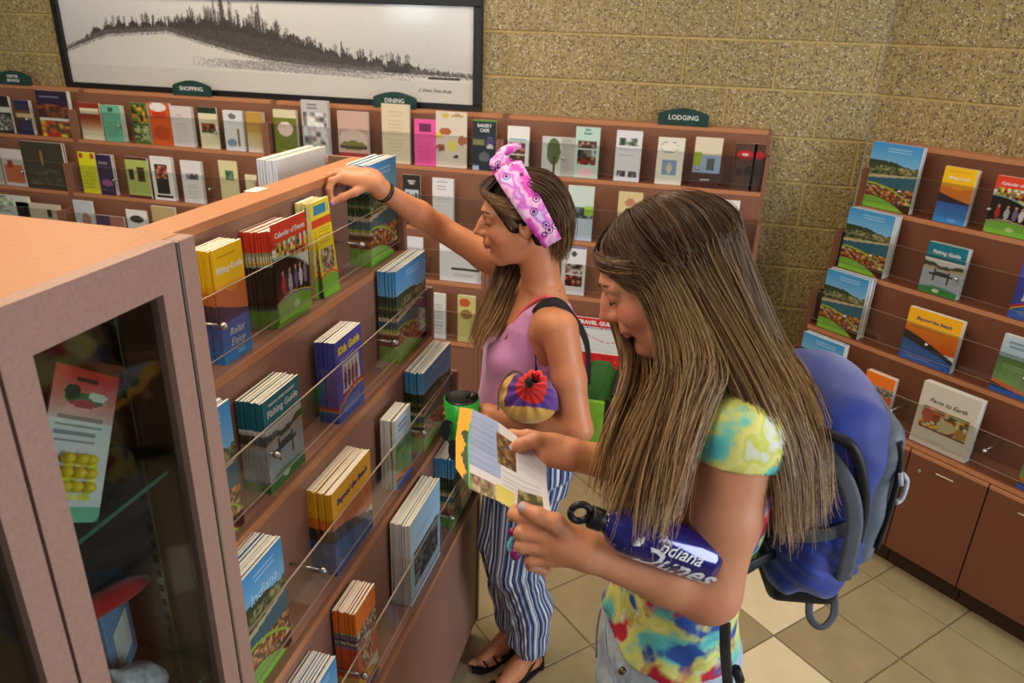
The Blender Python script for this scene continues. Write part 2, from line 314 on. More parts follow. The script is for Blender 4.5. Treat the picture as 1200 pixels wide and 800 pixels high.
# floor: square tiles laid along the right wall
fl = thing('floor', None, None, (0, 0, 0), kind='structure')
GROUT = mat('grout', (132, 116, 88), .8); TILE = mat('beige_tile', (162, 145, 110), .32, .05, 9, 0, spec=.4); CREAM = mat('cream_tile', (226, 210, 172), .32, .03, 9)
box('grout_bed', (-5.2, -1.8, -.05), (3.2, 3.9, -.004), GROUT, fl, 0)
TL = .3025; ta = R_(-46.8); t1 = np.array([-math.sin(ta), -math.cos(ta)]) if False else np.array([math.cos(R_(43.4)), -math.sin(R_(43.4))]); t2 = np.array([t1[1]*-1, t1[0]])
P0 = np.array([.474, 2.25])
def tile_mesh(m):
    g = .0035; c = .0012; a, b = g, TL-g
    v = [(a, a, -.0012), (b, a, -.0012), (b, b, -.0012), (a, b, -.0012), (a+c, a+c, 0), (b-c, a+c, 0), (b-c, b-c, 0), (a+c, b-c, 0), (a, a, -.01), (b, a, -.01), (b, b, -.01), (a, b, -.01)]
    return mk('tile', v, [(4, 5, 6, 7), (0, 1, 5, 4), (1, 2, 6, 5), (2, 3, 7, 6), (3, 0, 4, 7), (8, 9, 1, 0), (9, 10, 2, 1), (10, 11, 3, 2), (11, 8, 0, 3)], m)
tb, tc_ = tile_mesh(TILE), tile_mesh(CREAM); tang = math.atan2(t1[1], t1[0])
for i in range(-7, 8):
    for j in range(-7, 8):
        o = P0+t1*i*TL+t2*j*TL; q = o+(t1+t2)*TL/2
        if not (-1.0 < q[0] < 2.2 and .7 < q[1] < 3.5) or (q-CW[:2])@NW[:2] > -.3: continue
        cream = (i, j) in ((0, -1), (-1, 0), (-4, 3), (3, -4), (-3, -4))
        obj('tile', tc_ if cream else tb, fl, (o[0], o[1], 0), (0, 0, tang))
box('wall_left', (-5.3, -1.8, 0), (-5.2, 3.7, 2.95), mat('painted_wall', (190, 180, 160), .7), None, 0)['kind'] = 'structure'

# ---------------------------------------------------------------- racks
LAMN = mat('near_laminate_cool_lit', (150, 110, 94), .42, .05, 220)  # same brown laminate, with the cool window sheen put into its grey
def rack(name, label, loc, rz, L, ytop, ztop, tiers, ends=(1, 1), base=True, deep=.012, yback=None, topd=.05, seg=None, acr_h=.155, group=None, kickdy=.03, LAM=LAM):
    """tiers: (shelf z, lip y). local x along the rack, -y towards the reader."""
    t = thing(name, label, 'rack', loc, rz, group)
    yb = 0 if yback is None else yback; th = .018
    ys = [ytop]+[y for z, y in tiers]; zs = [ztop]+[z for z, y in tiers]
    for i, (z, y) in enumerate(tiers):
        box('back_panel', (th, ys[i], z), (L-th, ys[i]+.012, zs[i]-(.018 if i else .0)-.0005), LAM, t, .001)
        s = box('shelf', (th, y, z-.018), (L-th, ys[i]+.012, z), LAM, t, .001)
        e = obj('edge_strip', boxes('edge_strip', [((th, y-.0012, z-.018), (L-th, y, z+.0004))], EDGE), s)
        a = obj('acrylic_panel', boxes('acrylic_panel', [((th+.004, y+.010, z+.028), (L-th-.004, y+.014, z+acr_h))], [ACR, ACRE], [[1, 1, 0, 1, 0, 1]]), t)
        n = seg or max(1, int(round(L/.5))); xx = [L*(k+.5)/n for k in range(n)] if n > 1 else [L/2]
        for x in xx:
            p = tube('standoff_pin', [(x, ys[i], z+.088), (x, y+.006, z+.088)], .0028, METAL, t, 8)
            tube('pin_cap', [(x, y+.009, z+.088), (x, y+.003, z+.088), (x, y-.002, z+.088), (x, y-.006, z+.088)], [.007, .008, .0065, .003], METAL, p, 10)
    def prof(i0=0):
        pl = [(yb, 0), (ys[-1]+kickdy, 0), (ys[-1]+kickdy, .08), (ys[-1]-.0, .08)] if base else [(yb, zs[-1]-.018), (ys[-1], zs[-1]-.018)]
        for i in range(len(tiers)-1, -1, -1):
            pl += [(ys[i+1], zs[i+1]+acr_h), (ys[i], zs[i+1]+acr_h)] if i else [(ys[1], zs[1]+acr_h), (ys[0]-.002, zs[1]+acr_h)]
        pl += [(ys[0]-.002, ztop), (yb, ztop)]; return pl
    for k, (a, b) in enumerate(((0, th), (L-th, L))):
        if ends[k]: prism('end_panel', prof(), a, b, LAM, t)
    box('top_board', (th*ends[0], ytop-.002, ztop-.018), (L-th*ends[1], ytop+topd, ztop+.0015), EDGE, t, .001)
    if base:
        box('base_panel', (th, ys[-1]+.004, .08), (L-th, ys[-1]+.018, zs[-1]-.0185), LAM, t, .001)
        box('kick_board', (th, ys[-1]+kickdy+.002, 0), (L-th, ys[-1]+kickdy+.014, .08), KICK, t, 0)
    return t
def sign(body, t, x, z, y, w=.23, h=.078, size=.026):
    pl = [(x-w/2, z), (x+w/2, z), (x+w/2, z+h*.62)]+[(x+w/2-.012-(w-.024)*k/10, z+h*.72+h*.28*math.sin(math.pi*k/10)) for k in range(11)]+[(x-w/2, z+h*.62)]
    s = prism('header_sign', pl, y, y+.012, GREEN, t, 'y')
    lines = body.split('\n')
    for k, b in enumerate(lines): text(b, size, LETW, s, (x, y-.0008, z+h*.46-size*.32-(k-(len(lines)-1)/2)*size*1.05), bold=.0002)
YB = 3.695
btiers = [(1.353, 3.515-YB), (1.076, 3.41-YB), (.836, 3.305-YB), (.565, 3.20-YB)]
seams = [.300, -.942, -2.200, -3.392, -4.62]; nm = [('LODGING', .842), ('DINING', .68), ('SHOPPING', .71), ('VISITOR\nSERVICES', .78)]
whereb = ['brown tiered brochure rack with LODGING sign, nearest the wall corner', 'brown tiered brochure rack with DINING sign, under the right end of the picture', 'brown tiered brochure rack with SHOPPING sign, under the left part of the picture', 'brown tiered brochure rack with VISITOR SERVICES sign, farthest left on the back wall']
backr = []
for k in range(4):
    x0, x1 = seams[k+1]+.001, seams[k]-.001
    t = rack('brochure_rack', whereb[k], (x0, YB, 0), 0, x1-x0, 3.62-YB, 1.611, btiers, topd=.07, seg=2, group='brochure racks along the back wall'); backr.append(t)
    sign(nm[k][0], t, nm[k][1], 1.611, 3.615-YB, size=.030 if k < 3 else .021)
# near rack
NX = -1.0
ntiers = [(1.399, NX+.796), (1.143, NX+.714), (.884, NX+.637), (.62, NX+.558)]
nr = rack('brochure_rack', 'long brown stepped brochure rack in the foreground beside the glass cabinet', (NX, .79, 0), math.pi/2, 1.955-.79, NX+.876, 1.652, ntiers, topd=.075, seg=2, acr_h=.150, yback=.02, LAM=LAMN)
# the far side of the same rack: one shelf whose tall stack shows over the top board
box('far_shelf', (.0, .02, 1.39), (1.165, .13, 1.408), LAMN, nr)
# right rack over cabinets
rD = [3.16, 3.04, 2.933, 2.881, 2.693]; D0 = float(NW@CW)
rt = [(1.345, 3.045-D0), (1.088, 2.935-D0), (.835, 2.84-D0), (.585, 2.70-D0)]
S0 = .13
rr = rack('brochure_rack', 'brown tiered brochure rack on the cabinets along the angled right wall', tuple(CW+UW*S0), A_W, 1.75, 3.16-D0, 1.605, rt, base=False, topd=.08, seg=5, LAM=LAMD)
prism('header_sign', [(.62, 1.605), (.86, 1.605), (.86, 1.66), (.74, 1.69), (.64, 1.68), (.62, 1.66)], 3.155-D0, 3.167-D0, GREEN, rr, 'y')
text('OUTDOORS', .028, LETW, rr.children[-1], (.74, 3.154-D0, 1.635))
cl = ['partly hidden behind the backpack', 'right of the backpack', 'with a keyhole, second from the backpack', 'at the right edge of the floor', 'beyond the right edge of the floor']
cs = [.13, .481, .768, 1.055, 1.342, 1.629]
for k in range(5):
    a, b = cs[k], cs[k+1]; yf = 2.697-D0
    t = thing('base_cabinet', 'low brown cabinet under the right rack, '+cl[k], 'cabinet', tuple(CW+UW*a), A_W, 'base cabinets along the right wall')
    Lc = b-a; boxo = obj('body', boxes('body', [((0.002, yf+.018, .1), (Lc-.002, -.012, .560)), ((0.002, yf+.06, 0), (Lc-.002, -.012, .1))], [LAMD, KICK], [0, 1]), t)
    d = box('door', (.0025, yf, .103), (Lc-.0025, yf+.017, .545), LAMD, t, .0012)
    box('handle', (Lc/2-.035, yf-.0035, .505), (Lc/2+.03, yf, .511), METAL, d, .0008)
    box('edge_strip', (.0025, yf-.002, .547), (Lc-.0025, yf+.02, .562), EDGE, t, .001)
    if k == 2: tube('lock', [(.05, yf-.003, .487), (.05, yf, .487)], [.007, .009], METAL, d, 12)

# ---------------------------------------------------------------- brochures
CV = {}
def stack(kind, label, word, T, x, y, z, w, h, n, pitch, lean=0., cat='brochure', c=None, side=None, jit=.0012, tcov=None, words=None, front_shift=0, full=True, group=None, fan=0.):
    """n copies standing one behind the other; T = (origin, angle) of the rack; the frontmost shows the cover"""
    org, ang = T; key = (kind, round(w, 3), round(h, 3)); c = c or CV.setdefault(kind, cover(kind))
    fm = brochure_mesh(word, w, h, pitch*.86, c, True, side); bm = brochure_mesh(word, w, h, pitch*.86, c, False, side)
    ca, sa = math.cos(ang), math.sin(ang); r = random.Random(hash_(label)); first = None
    for k in range(n):
        xx = x+(r.uniform(-jit, jit) if k else 0)-fan*k; yy = y+k*pitch
        o = obj(word, fm if k == 0 else bm, None, (org[0]+ca*xx-sa*yy, org[1]+sa*xx+ca*yy, z+.0006), (-lean, 0, ang))
        o.rotation_mode = 'XYZ'
        if k: o.rotation_euler = (-lean-r.uniform(-.010, .010), 0, ang+r.uniform(-.010, .010)); o.scale = (1, 1, r.uniform(.982, 1.0))
        if k == 0: first = tag(o, label, cat, group or None)
        else: tag(o, 'copy behind the '+' '.join(label.split()[:13]), cat, 'copies of the '+label)
        if n > 1 and k == 0: o['group'] = 'copies of the '+label
    return first
def hash_(s): return sum(ord(ch)*(i+1) for i, ch in enumerate(s)) % 99991
def cov_text(o, body, size, m, u, v, w, h, shear=0, sx=1., bold=0, dy=-.0006):
    return text(body, size, m, o, ((u-.5)*w, dy, v*h), shear=shear, sx=sx, bold=bold)
NT = ((NX, .79), math.pi/2)
def near(kind, label, word, tier, Y1, Y2, n, pitch, h, dy=.018, **k):
    z, y = ntiers[tier]; return stack(kind, label, word, NT, (Y1+Y2)/2-.79, y+dy, z, Y2-Y1, h, n, pitch, **k)
hi = dict()
def hc(kind, nx=44, ny=72):
    if kind+'h' not in CV: CV[kind+'h'] = cover(kind, nx, ny)
    return CV[kind+'h']
b = near('biking', 'yellow biking guide with orange sunset, in front on the foreground rack', 'booklet', 0, 1.095, 1.185, 9, .0056, .222, c=hc('biking'))
cov_text(b, 'Biking Guide', .0165, LETW, .5, .79, .09, .222, .15, .95, .0002); cov_text(b, 'Relax\nEnjoy', .021, LETW, .5, .23, .09, .222, .35)
b = near('calendar', 'red and black calendar of events pulled up in front of its stack, foreground rack', 'booklet', 0, 1.285, 1.42, 1, .004, .212, dy=.015, c=hc('calendar')); b.location.z += .012
cov_text(b, 'Calendar of Events', .0158, LETW, .5, .855, .135, .212, .1, 1.0, .0002)
near('calendar', 'second red calendar of events, behind the pulled-up one on the foreground rack', 'booklet', 0, 1.287, 1.422, 13, .0042, .210, dy=.022, fan=.0016)
b = near('yellow', 'yellow leaflet leaning out under the raised fingers', 'leaflet', 0, 1.487, 1.565, 1, .003, .228, dy=.018, c=hc('yellow')); b.rotation_euler = (-.10, .05, math.pi/2)
near('yellow', 'straight yellow leaflet left of the leaning one, in a thick stack', 'leaflet', 0, 1.478, 1.556, 9, .0042, .226, dy=.034, c=hc('yellow'), side=(235, 225, 150))
near('dunes', 'large visitor guide with beach cover behind the raised wrist', 'guidebook', 0, 1.752, 1.935, 13, .0050, .268, c=hc('dunes'))
b = near('fishing', 'teal fishing guide on second row of the foreground rack, frontmost', 'booklet', 1, 1.073, 1.206, 14, .0042, .200, c=hc('fishing'))
cov_text(b, 'Fishing Guide', .0205, LETW, .5, .80, .133, .2, .12, 1.0, .0002); cov_text(b, 'INDIANA DUNES COUNTRY', .0075, LETW, .5, .91, .133, .2)
b = near('kids', 'blue kids guide with yellow title, frontmost on the foreground rack', 'booklet', 1, 1.364, 1.499, 12, .0042, .203, c=hc('kids'))
cov_text(b, 'Kids Guide', .0265, LETY, .5, .83, .135, .2, .12, .92, .0007)
near('dunes', 'large beach visitor guide at the far end of the second row, foreground rack', 'guidebook', 1, 1.718, 1.935, 12, .0046, .262, c=hc('dunes'))
near('dunes', 'large beach visitor guide half hidden by the cabinet edge, second row', 'guidebook', 1, .84, .98, 6, .0046, .256, c=hc('dunes'))
b = near('beach', 'yellow and orange booklet with blue lake on third row, frontmost', 'booklet', 2, 1.165, 1.354, 14, .0043, .212, c=hc('beach'))
cov_text(b, 'Beyond the Beach', .0205, LETB, .5, .80, .189, .212, .25, 1.0, .0003)
b = near('greentrail', 'pale green trail booklet on third row of the foreground rack, frontmost', 'booklet', 2, 1.504, 1.607, 7, .0062, .205, side=(215, 215, 205), c=hc('greentrail'))
b = near('dunes', 'large visitor guide with beach cover lowest left, partly behind the cabinet frame', 'guidebook', 2, .835, .972, 12, .0048, .250, c=hc('dunes'))
cov_text(b, 'Indiana', .03, mat('pale_blue_ink', (190, 220, 240), .6, .01), .5, .72, .137, .25, .2)
near('dunes', 'large beach visitor guide beside the green cup, far end of third row', 'guidebook', 2, 1.704, 1.935, 12, .0048, .246, c=hc('dunes'))
near('orange', 'slim orange leisure booklet on the lowest row, frontmost', 'booklet', 3, 1.085, 1.182, 12, .0042, .250, c=hc('orange'))
b = near('blueleaf', 'pale blue booklet with grey photo on the lowest row, frontmost', 'booklet', 3, 1.390, 1.61, 10, .0054, .252, side=(228, 226, 220), c=hc('blueleaf'))
near('dunes', 'large beach visitor guide on the lowest row behind the striped trousers', 'guidebook', 3, 1.728, 1.93, 12, .0048, .238)
near('dunes', 'large visitor guide at the bottom edge of the foreground rack', 'guidebook', 3, .866, .995, 12, .0048, .226)
stack('white', 'white booklet in the stack showing over the top of the foreground rack', 'booklet', ((NX, .79), math.pi/2), 1.025, .030, 1.408, .26, .268, 8, .007, c=Cv(4, 6, (240, 240, 242)), side=(225, 228, 235))
box('paper_label', (-.955, 1.42, 1.654), (-.925, 1.47, 1.6548), PAPER, None, 0); tag(bpy.data.objects['paper_label'], 'small white paper label on the top board of the foreground rack', 'label')

# right rack
RT = (tuple(CW), A_W)
def right(kind, label, word, tier, p0, p1, h, n, pitch, **k):
    z, y = rt[tier]; D = y+D0-0+.018; s0 = wtoW(ons(*p0, D))[0]; s1 = wtoW(ons(*p1, D))[0]
    o = stack(kind, label, word, RT, (s0+s1)/2, y+.018, z, s1-s0, h, n, pitch, lean=-.0, **k); return o, s1-s0
right('dunes', 'beach visitor guide on the top row, leftmost on the right rack', 'guidebook', 0, (1009, 235), (1066, 245), .268, 5, .006, c=hc('dunes'))
right('dunes', 'beach visitor guide on the second row, leftmost on the right rack', 'guidebook', 1, (982, 310), (1034, 322), .262, 7, .007, c=hc('dunes'))
right('dunes', 'beach visitor guide on the third row, leftmost on the right rack', 'guidebook', 2, (957, 380), (1004, 395), .262, 7, .007, c=hc('dunes'))
right('dunes', 'beach visitor guide on the lowest row beside the backpack', 'guidebook', 3, (930, 450), (976, 470), .262, 6, .006, c=hc('dunes'))
b, w = right('biking', 'yellow biking guide on the top row of the right rack', 'booklet', 0, (1093, 255), (1130, 262), .215, 5, .006, c=hc('biking'))
cov_text(b, 'Biking Guide', .0165, LETW, .5, .79, w, .215, .15, .95, .0002)
b, w = right('calendar', 'red calendar of events at the right edge of the right rack', 'booklet', 0, (1151, 272), (1204, 284), .212, 4, .005, c=hc('calendar'))
cov_text(b, 'Calendar of Events', .0158, LETW, .5, .855, w, .212, .1, 1.0, .0002)
b, w = right('fishing', 'teal fishing guide on the second row of the right rack', 'booklet', 1, (1076, 335), (1120, 350), .200, 5, .006, c=hc('fishing'))
cov_text(b, 'Fishing Guide', .0195, LETW, .5, .80, w, .2, .12, 1.0, .0002)
right('kids', 'blue booklet with orange bands cut by the right edge, second row', 'booklet', 1, (1181, 367), (1230, 380), .21, 4, .006, c=hc('kids'))
b, w = right('beach', 'yellow and orange booklet with blue lake on the right rack', 'booklet', 2, (1054, 410), (1114, 432), .212, 5, .006, c=hc('beach'))
cov_text(b, 'Beyond the Beach', .0185, LETB, .5, .80, w, .212, .25, 1.0, .0003)
right('greentrail', 'pale green and blue booklet at the right edge, third row', 'booklet', 2, (1158, 455), (1205, 470), .22, 4, .006, c=hc('greentrail'))
b, w = right('orange', 'slim orange booklet on the lowest row of the right rack', 'booklet', 3, (1005, 480), (1038, 493), .205, 4, .007, c=hc('orange'))
b, w = right('farm', 'off-white food booklet with photo, largest on the lowest row', 'booklet', 3, (1066, 510), (1132, 535), .25, 6, .006, c=hc('farm'))
cov_text(b, 'Farm to Earth', .024, LETK, .5, .72, w, .25, .3)
right('greentrail', 'green edged booklet at the far right of the lowest row', 'booklet', 3, (1190, 570), (1250, 590), .2, 3, .006)

# back racks: brochures in picture order
def bcv(i, bg, *ops):
    c = Cv(18, 34, bg)
    for op in ops: getattr(c, op[0])(*op[1:])
    return c
W_, K_, CR = (238, 238, 236), (24, 22, 24), (232, 222, 190)
def L(*a): return ('lines',)+a
def Rr(*a): return ('rect',)+a
def Ph(*a): return ('photo',)+a
BW_ = [(30, 30, 30), (200, 200, 200), (120, 120, 120), (70, 66, 60)]; RED_ = [(150, 40, 30), (60, 20, 20), (220, 170, 140), (90, 50, 40)]; CITY = [(120, 60, 30), (30, 25, 45), (200, 150, 90), (60, 30, 40)]
def B(tier, x0, x1, top, bg, label, *ops, n=3, word='leaflet', txt=None, lean=0.):
    return dict(tier=tier, x0=x0, x1=x1, top=top, bg=bg, label=label, ops=ops, n=n, word=word, txt=txt, lean=lean)
BL = [
 B(0, 0, 17, 113, K_, 'black and white leaflet at the left picture edge, top row', Ph(.05, .05, .95, .5, BW_, 1, 2), Rr(0, .55, 1, .7, W_), n=2),
 B(0, 24, 41, 118, (34, 38, 84), 'navy leaflet with gold skyline, under the VISITOR SERVICES sign', Rr(0, .5, 1, .62, (230, 200, 150)), Ph(.1, .4, .9, .5, CITY, 2, 2), Rr(0, .62, 1, .72, (120, 70, 40)), n=3),
 B(0, 50, 86, 107, (40, 30, 60), 'tall city magazine with dark top and red lower half', Rr(0, .34, 1, .42, W_), Ph(0, 0, 1, .34, [(170, 40, 30), (220, 90, 40), (60, 60, 50), (225, 200, 60)], 3, 2), Ph(0, .42, 1, .7, [(100, 50, 30), (50, 24, 20), (150, 80, 40)], 4, 2), L(.1, .84, .9, .92, (180, 190, 230), 1), n=4, word='magazine'),
 B(0, 98, 122, 121, (150, 48, 28), 'rust red and cream folded leaflet', Rr(.05, .72, .95, .85, CR), Rr(0, 0, 1, .25, CR), ('grad', 0, .25, 1, .55, (225, 200, 170), (170, 70, 30)), n=2),
 B(0, 125, 146, 124, (112, 190, 160), 'mint green leaflet, third from the rack seam', L(.1, .1, .8, .65, (70, 140, 120), 9), Rr(.35, .82, .6, .94, (60, 100, 90)), n=5),
 B(0, 158, 177, 121, (70, 110, 50), 'leaflet with small yellow and dark wildlife pictures', Ph(.05, .05, .95, .45, [(150, 170, 90), (50, 60, 40), (200, 200, 150)], 5, 2), Ph(.05, .5, .95, .95, [(230, 160, 40), (40, 30, 20), (90, 120, 40)], 6, 3), n=2),
 B(0, 179, 203, 121, (224, 92, 30), 'orange leaflet with white burst at its top', ('ell', .45, .9, .4, .1, W_), ('ell', .5, .72, .35, .08, (200, 60, 30)), ('ell', .5, .3, .4, .18, (196, 70, 24)), n=2),
 B(0, 203, 228, 125, (222, 214, 214), 'plain white leaflet leaning beside the orange one', L(.25, .75, .6, .82, (190, 120, 90), 1), L(.2, .1, .8, .6, (190, 185, 190), 6), n=4),
 B(0, 236, 257, 126, CR, 'cream menu leaflet with dark green heading', Rr(0, .84, 1, 1, (38, 56, 38)), Ph(.12, .38, .88, .62, [(40, 30, 20), (190, 60, 40), (90, 120, 40)], 7, 2), n=2),
 B(0, 265, 287, 130, (224, 226, 232), 'white leaflet with a standing figure by blue water', Rr(.65, .12, .8, .55, (150, 100, 70)), ('ell', .35, .2, .25, .1, (130, 160, 190)), ('ell', .45, .86, .2, .07, (120, 120, 120)), n=4),
 B(0, 296, 315, 132, (190, 150, 70), 'narrow gold to white leaflet', ('grad', 0, 0, 1, .5, (228, 216, 205), (200, 170, 100)), n=4),
 B(0, 323, 349, 129, (112, 124, 34), 'olive green leaflet with pale round emblem', Rr(0, .82, 1, 1, (222, 214, 180)), ('ell', .5, .58, .33, .16, (236, 210, 205)), L(.2, .08, .8, .12, (160, 170, 90), 1), n=4),
 B(0, 355, 385, 118, (196, 192, 194), 'tall grey leaflet of black and white photos', Ph(.05, .25, .95, .78, [(130, 128, 130), (200, 198, 200), (90, 88, 90), (230, 230, 230)], 9, 3), L(.2, .84, .7, .95, (70, 70, 70), 2), n=5, word='leaflet'),
 B(0, 397, 432, 131, (206, 170, 160), 'pink booklet with green field and red foot', Rr(0, 0, 1, .14, (170, 40, 36)), ('ell', .5, .42, .45, .22, (225, 200, 190)), ('ell', .5, .3, .45, .1, (130, 130, 60)), Rr(.05, .24, .95, .28, (80, 60, 40)), n=3, word='booklet'),
 B(0, 448, 480, 122, (222, 208, 180), 'tall cream leaflet under the DINING sign', L(.2, .15, .8, .9, (200, 180, 150), 14), n=3),
 B(0, 486, 511, 140, (242, 88, 168), 'bright pink leaflet left of the food leaflet', Rr(.2, .74, .8, .92, (120, 40, 90)), L(.15, .05, .85, .65, (200, 60, 130), 10), n=3),
 B(0, 511, 547, 131, (222, 210, 196), 'food leaflet strewn with pictures of dishes', ('ell', .3, .65, .2, .06, (180, 100, 50)), ('ell', .1, .57, .12, .05, (230, 210, 60)), ('ell', .53, .4, .17, .1, (235, 220, 110)), ('ell', .85, .5, .15, .08, (190, 110, 60)), ('ell', .15, .35, .15, .07, (160, 80, 50)), ('ell', .65, .2, .07, .03, (50, 40, 40)), ('ell', .3, .93, .12, .04, (210, 190, 80)), ('ell', .7, .93, .18, .03, (190, 150, 70)), n=1),
 B(0, 557, 584, 141, (34, 44, 54), 'dark bakery leaflet beside the rack seam', Rr(0, .97, 1, 1, (90, 150, 40)), Rr(.0, .5, .5, .62, (150, 150, 100)), ('ell', .75, .55, .2, .12, (90, 80, 140)), ('ell', .75, .48, .13, .05, (225, 225, 225)), ('ell', .5, .27, .25, .1, (110, 115, 120)), Rr(0, 0, .3, .1, (160, 190, 220)), n=1, txt=('BAKERY\nCAFE', .022)),
 B(0, 594, 619, 148, W_, 'white leaflet with two dark red pictures, nearest left of the LODGING rack', Ph(.12, .42, .85, .66, RED_, 10, 2), Ph(.12, .2, .85, .38, [(200, 150, 60), (120, 50, 20), (60, 50, 40)], 11, 2), Rr(.1, .7, .9, .74, (90, 180, 190)), n=2),
 B(0, 634, 656, 160, (206, 208, 206), 'grey booklet with a green tree', ('ell', .62, .62, .36, .34, (92, 110, 70)), Rr(.6, .05, .7, .5, (70, 60, 50)), n=1, word='booklet'),
 B(0, 656, 672, 161, (190, 186, 180), 'grey pleated booklet right beside the tree booklet', L(.1, .05, .9, .95, (150, 150, 146), 12, .4), n=2, word='booklet'),
 B(0, 673, 701, 149, (190, 222, 210), 'mint leaflet with three stacked pictures', Ph(.12, .58, .9, .74, [(120, 60, 50), (200, 170, 150), (80, 60, 50)], 12, 2), Ph(.12, .42, .9, .56, BW_, 13, 2), Ph(.12, .26, .9, .4, RED_, 14, 2), ('ell', .5, .12, .35, .1, (235, 200, 205)), n=2, txt=('East\nHouse', .016, 'teal')),
 B(0, 720, 750, 153, (226, 226, 234), 'white inn leaflet with a row of columns on top', Ph(.1, .7, .9, .84, [(60, 80, 60), (225, 225, 225), (130, 150, 140)], 15, 2), Ph(.1, .1, .45, .22, BW_, 16, 2), Ph(.55, .1, .9, .22, BW_, 17, 2), L(.1, .5, .9, .55, (190, 180, 200), 1), n=2),
 B(0, 768, 799, 161, (232, 228, 210), 'cream leaflet with oval crest and blue bird picture', Rr(.25, .2, .75, .52, (130, 160, 200)), ('ell', .5, .35, .1, .12, (210, 200, 170)), ('ell', .45, .8, .35, .12, (170, 170, 180)), ('ell', .45, .8, .32, .105, (234, 230, 215)), n=2),
 B(0, 811, 843, 161, (226, 214, 190), 'country inn leaflet with green square and maroon foot', Rr(0, 0, 1, .3, (72, 36, 34)), Rr(0, .3, 1, .66, (150, 170, 205)), Rr(0, .44, .3, .72, (150, 180, 40)), Rr(.5, .36, .8, .58, (80, 90, 90)), n=1, txt=('COUNTRY', .010, 'low')),
 B(0, 857, 882, 168, (84, 58, 44), 'brown steakhouse leaflet with red oval, left of the pair', ('ell', .5, .76, .4, .1, (190, 30, 36)), Rr(.05, .05, .12, .9, (60, 40, 30)), ('ell', .3, .4, .15, .08, (50, 36, 30)), ('ell', .75, .42, .2, .1, (52, 36, 30)), n=1, txt=('RIBS', .016, 'mid')),
 B(0, 884, 897, 169, (76, 52, 40), 'brown steakhouse leaflet with red oval, right of the pair', ('ell', .5, .76, .5, .08, (180, 30, 36)), ('ell', .4, .42, .3, .1, (50, 36, 30)), n=1),
 B(1, -6, 6, 168, (190, 190, 170), 'pale leaflet cut by the left picture edge, second row', n=2),
 B(1, 7, 34, 176, (214, 206, 200), 'white leaflet with an orange barn', Rr(.1, .1, .9, .6, (206, 112, 70)), Rr(.3, .5, .5, .7, (160, 60, 40)), n=3),
 B(1, 40, 88, 168, (60, 58, 46), 'wide dark magazine with gold emblem under the city magazine', Rr(.45, .5, .52, .82, (150, 110, 40)), Ph(.1, .1, .9, .45, [(50, 50, 40), (90, 88, 74), (70, 66, 52)], 18, 2), n=4, word='magazine'),
 B(1, 98, 117, 179, (224, 224, 30), 'lime yellow leaflet on the second row', Rr(.05, .86, .25, .96, (190, 60, 30)), Rr(.75, .86, .95, .96, (190, 60, 30)), L(.1, .1, .9, .55, (180, 180, 30), 5), n=1),
 B(1, 119, 136, 182, (52, 40, 80), 'purple leaflet with white script, left one of its fan', L(.1, .75, .9, .85, (200, 200, 160), 1), ('ell', .5, .3, .4, .08, (170, 90, 150)), n=4),
 B(1, 152, 177, 185, (178, 196, 104), 'green leaflet with dark horses', Rr(0, .93, 1, 1, (90, 30, 30)), Rr(.1, .45, .35, .7, (50, 36, 30)), Rr(.5, .4, .85, .75, (70, 46, 36)), Rr(0, 0, 1, .05, (90, 30, 30)), n=2),
 B(1, 181, 205, 184, W_, 'white leaflet with black picture column', Rr(.15, .15, .8, .82, (40, 34, 30)), Ph(.2, .5, .75, .78, RED_, 19, 2), Rr(.1, .05, .9, .12, K_), n=4),
 B(1, 216, 239, 189, (232, 230, 230), 'white leaflet with a small grey skyline', Ph(.2, .55, .85, .72, [(120, 120, 124), (200, 200, 200), (60, 60, 60)], 20, 2), L(.2, .1, .8, .5, (190, 190, 190), 8), n=3),
 B(1, 260, 281, 189, (226, 216, 168), 'cream leaflet with small green picture', Ph(.35, .6, .75, .8, [(120, 160, 120), (60, 100, 70)], 21, 2), n=1),
 B(1, 299, 312, 206, (230, 222, 180), 'narrow cream leaflet behind the top of the foreground rack', n=1),
 B(1, 319, 338, 195, (224, 226, 230), 'small white leaflet beside the tall white stack', L(.1, .5, .9, .7, (140, 150, 160), 2), n=2),
 B(1, 473, 493, 205, (46, 42, 34), 'black leaflet with cream lettering behind the forearm', Rr(.1, .2, .9, .7, (190, 200, 210)), Ph(.15, .25, .85, .65, [(90, 110, 130), (200, 210, 220), (60, 60, 60)], 22, 2), n=1, txt=('NORTH\nWEST', .012)),
 B(1, 507, 531, 209, (228, 226, 232), 'long white leaflet above the elbow', L(.2, .75, .8, .95, (150, 150, 170), 3), L(.15, .1, .85, .6, (205, 205, 215), 10), n=3),
 B(1, 640, 661, 219, (186, 204, 190), 'pale green leaflet partly behind the head scarf', Ph(.1, .4, .9, .7, BW_, 23, 2), n=1),
 B(1, 664, 694, 218, (208, 224, 216), 'pale leaflet with lime square and lake pictures', Ph(0, .42, 1, .62, [(90, 100, 110), (150, 170, 190), (70, 70, 60)], 24, 2), Rr(.65, .48, 1, .64, (160, 205, 80)), Rr(0, 0, 1, .4, (190, 208, 226)), n=2),
 B(1, 722, 750, 225, (216, 200, 150), 'tan leaflet showing just above the dark-haired head', ('ell', .5, .8, .22, .08, (190, 130, 100)), Rr(.1, .1, .9, .6, (90, 120, 170)), n=2),
 B(1, 834, 862, 234, W_, 'white leaflet with small house pictures at the end of the LODGING rack', Ph(.15, .45, .9, .75, [(60, 70, 90), (200, 200, 200), (120, 110, 100)], 25, 2), Ph(.1, .15, .9, .4, BW_, 26, 2), n=1),
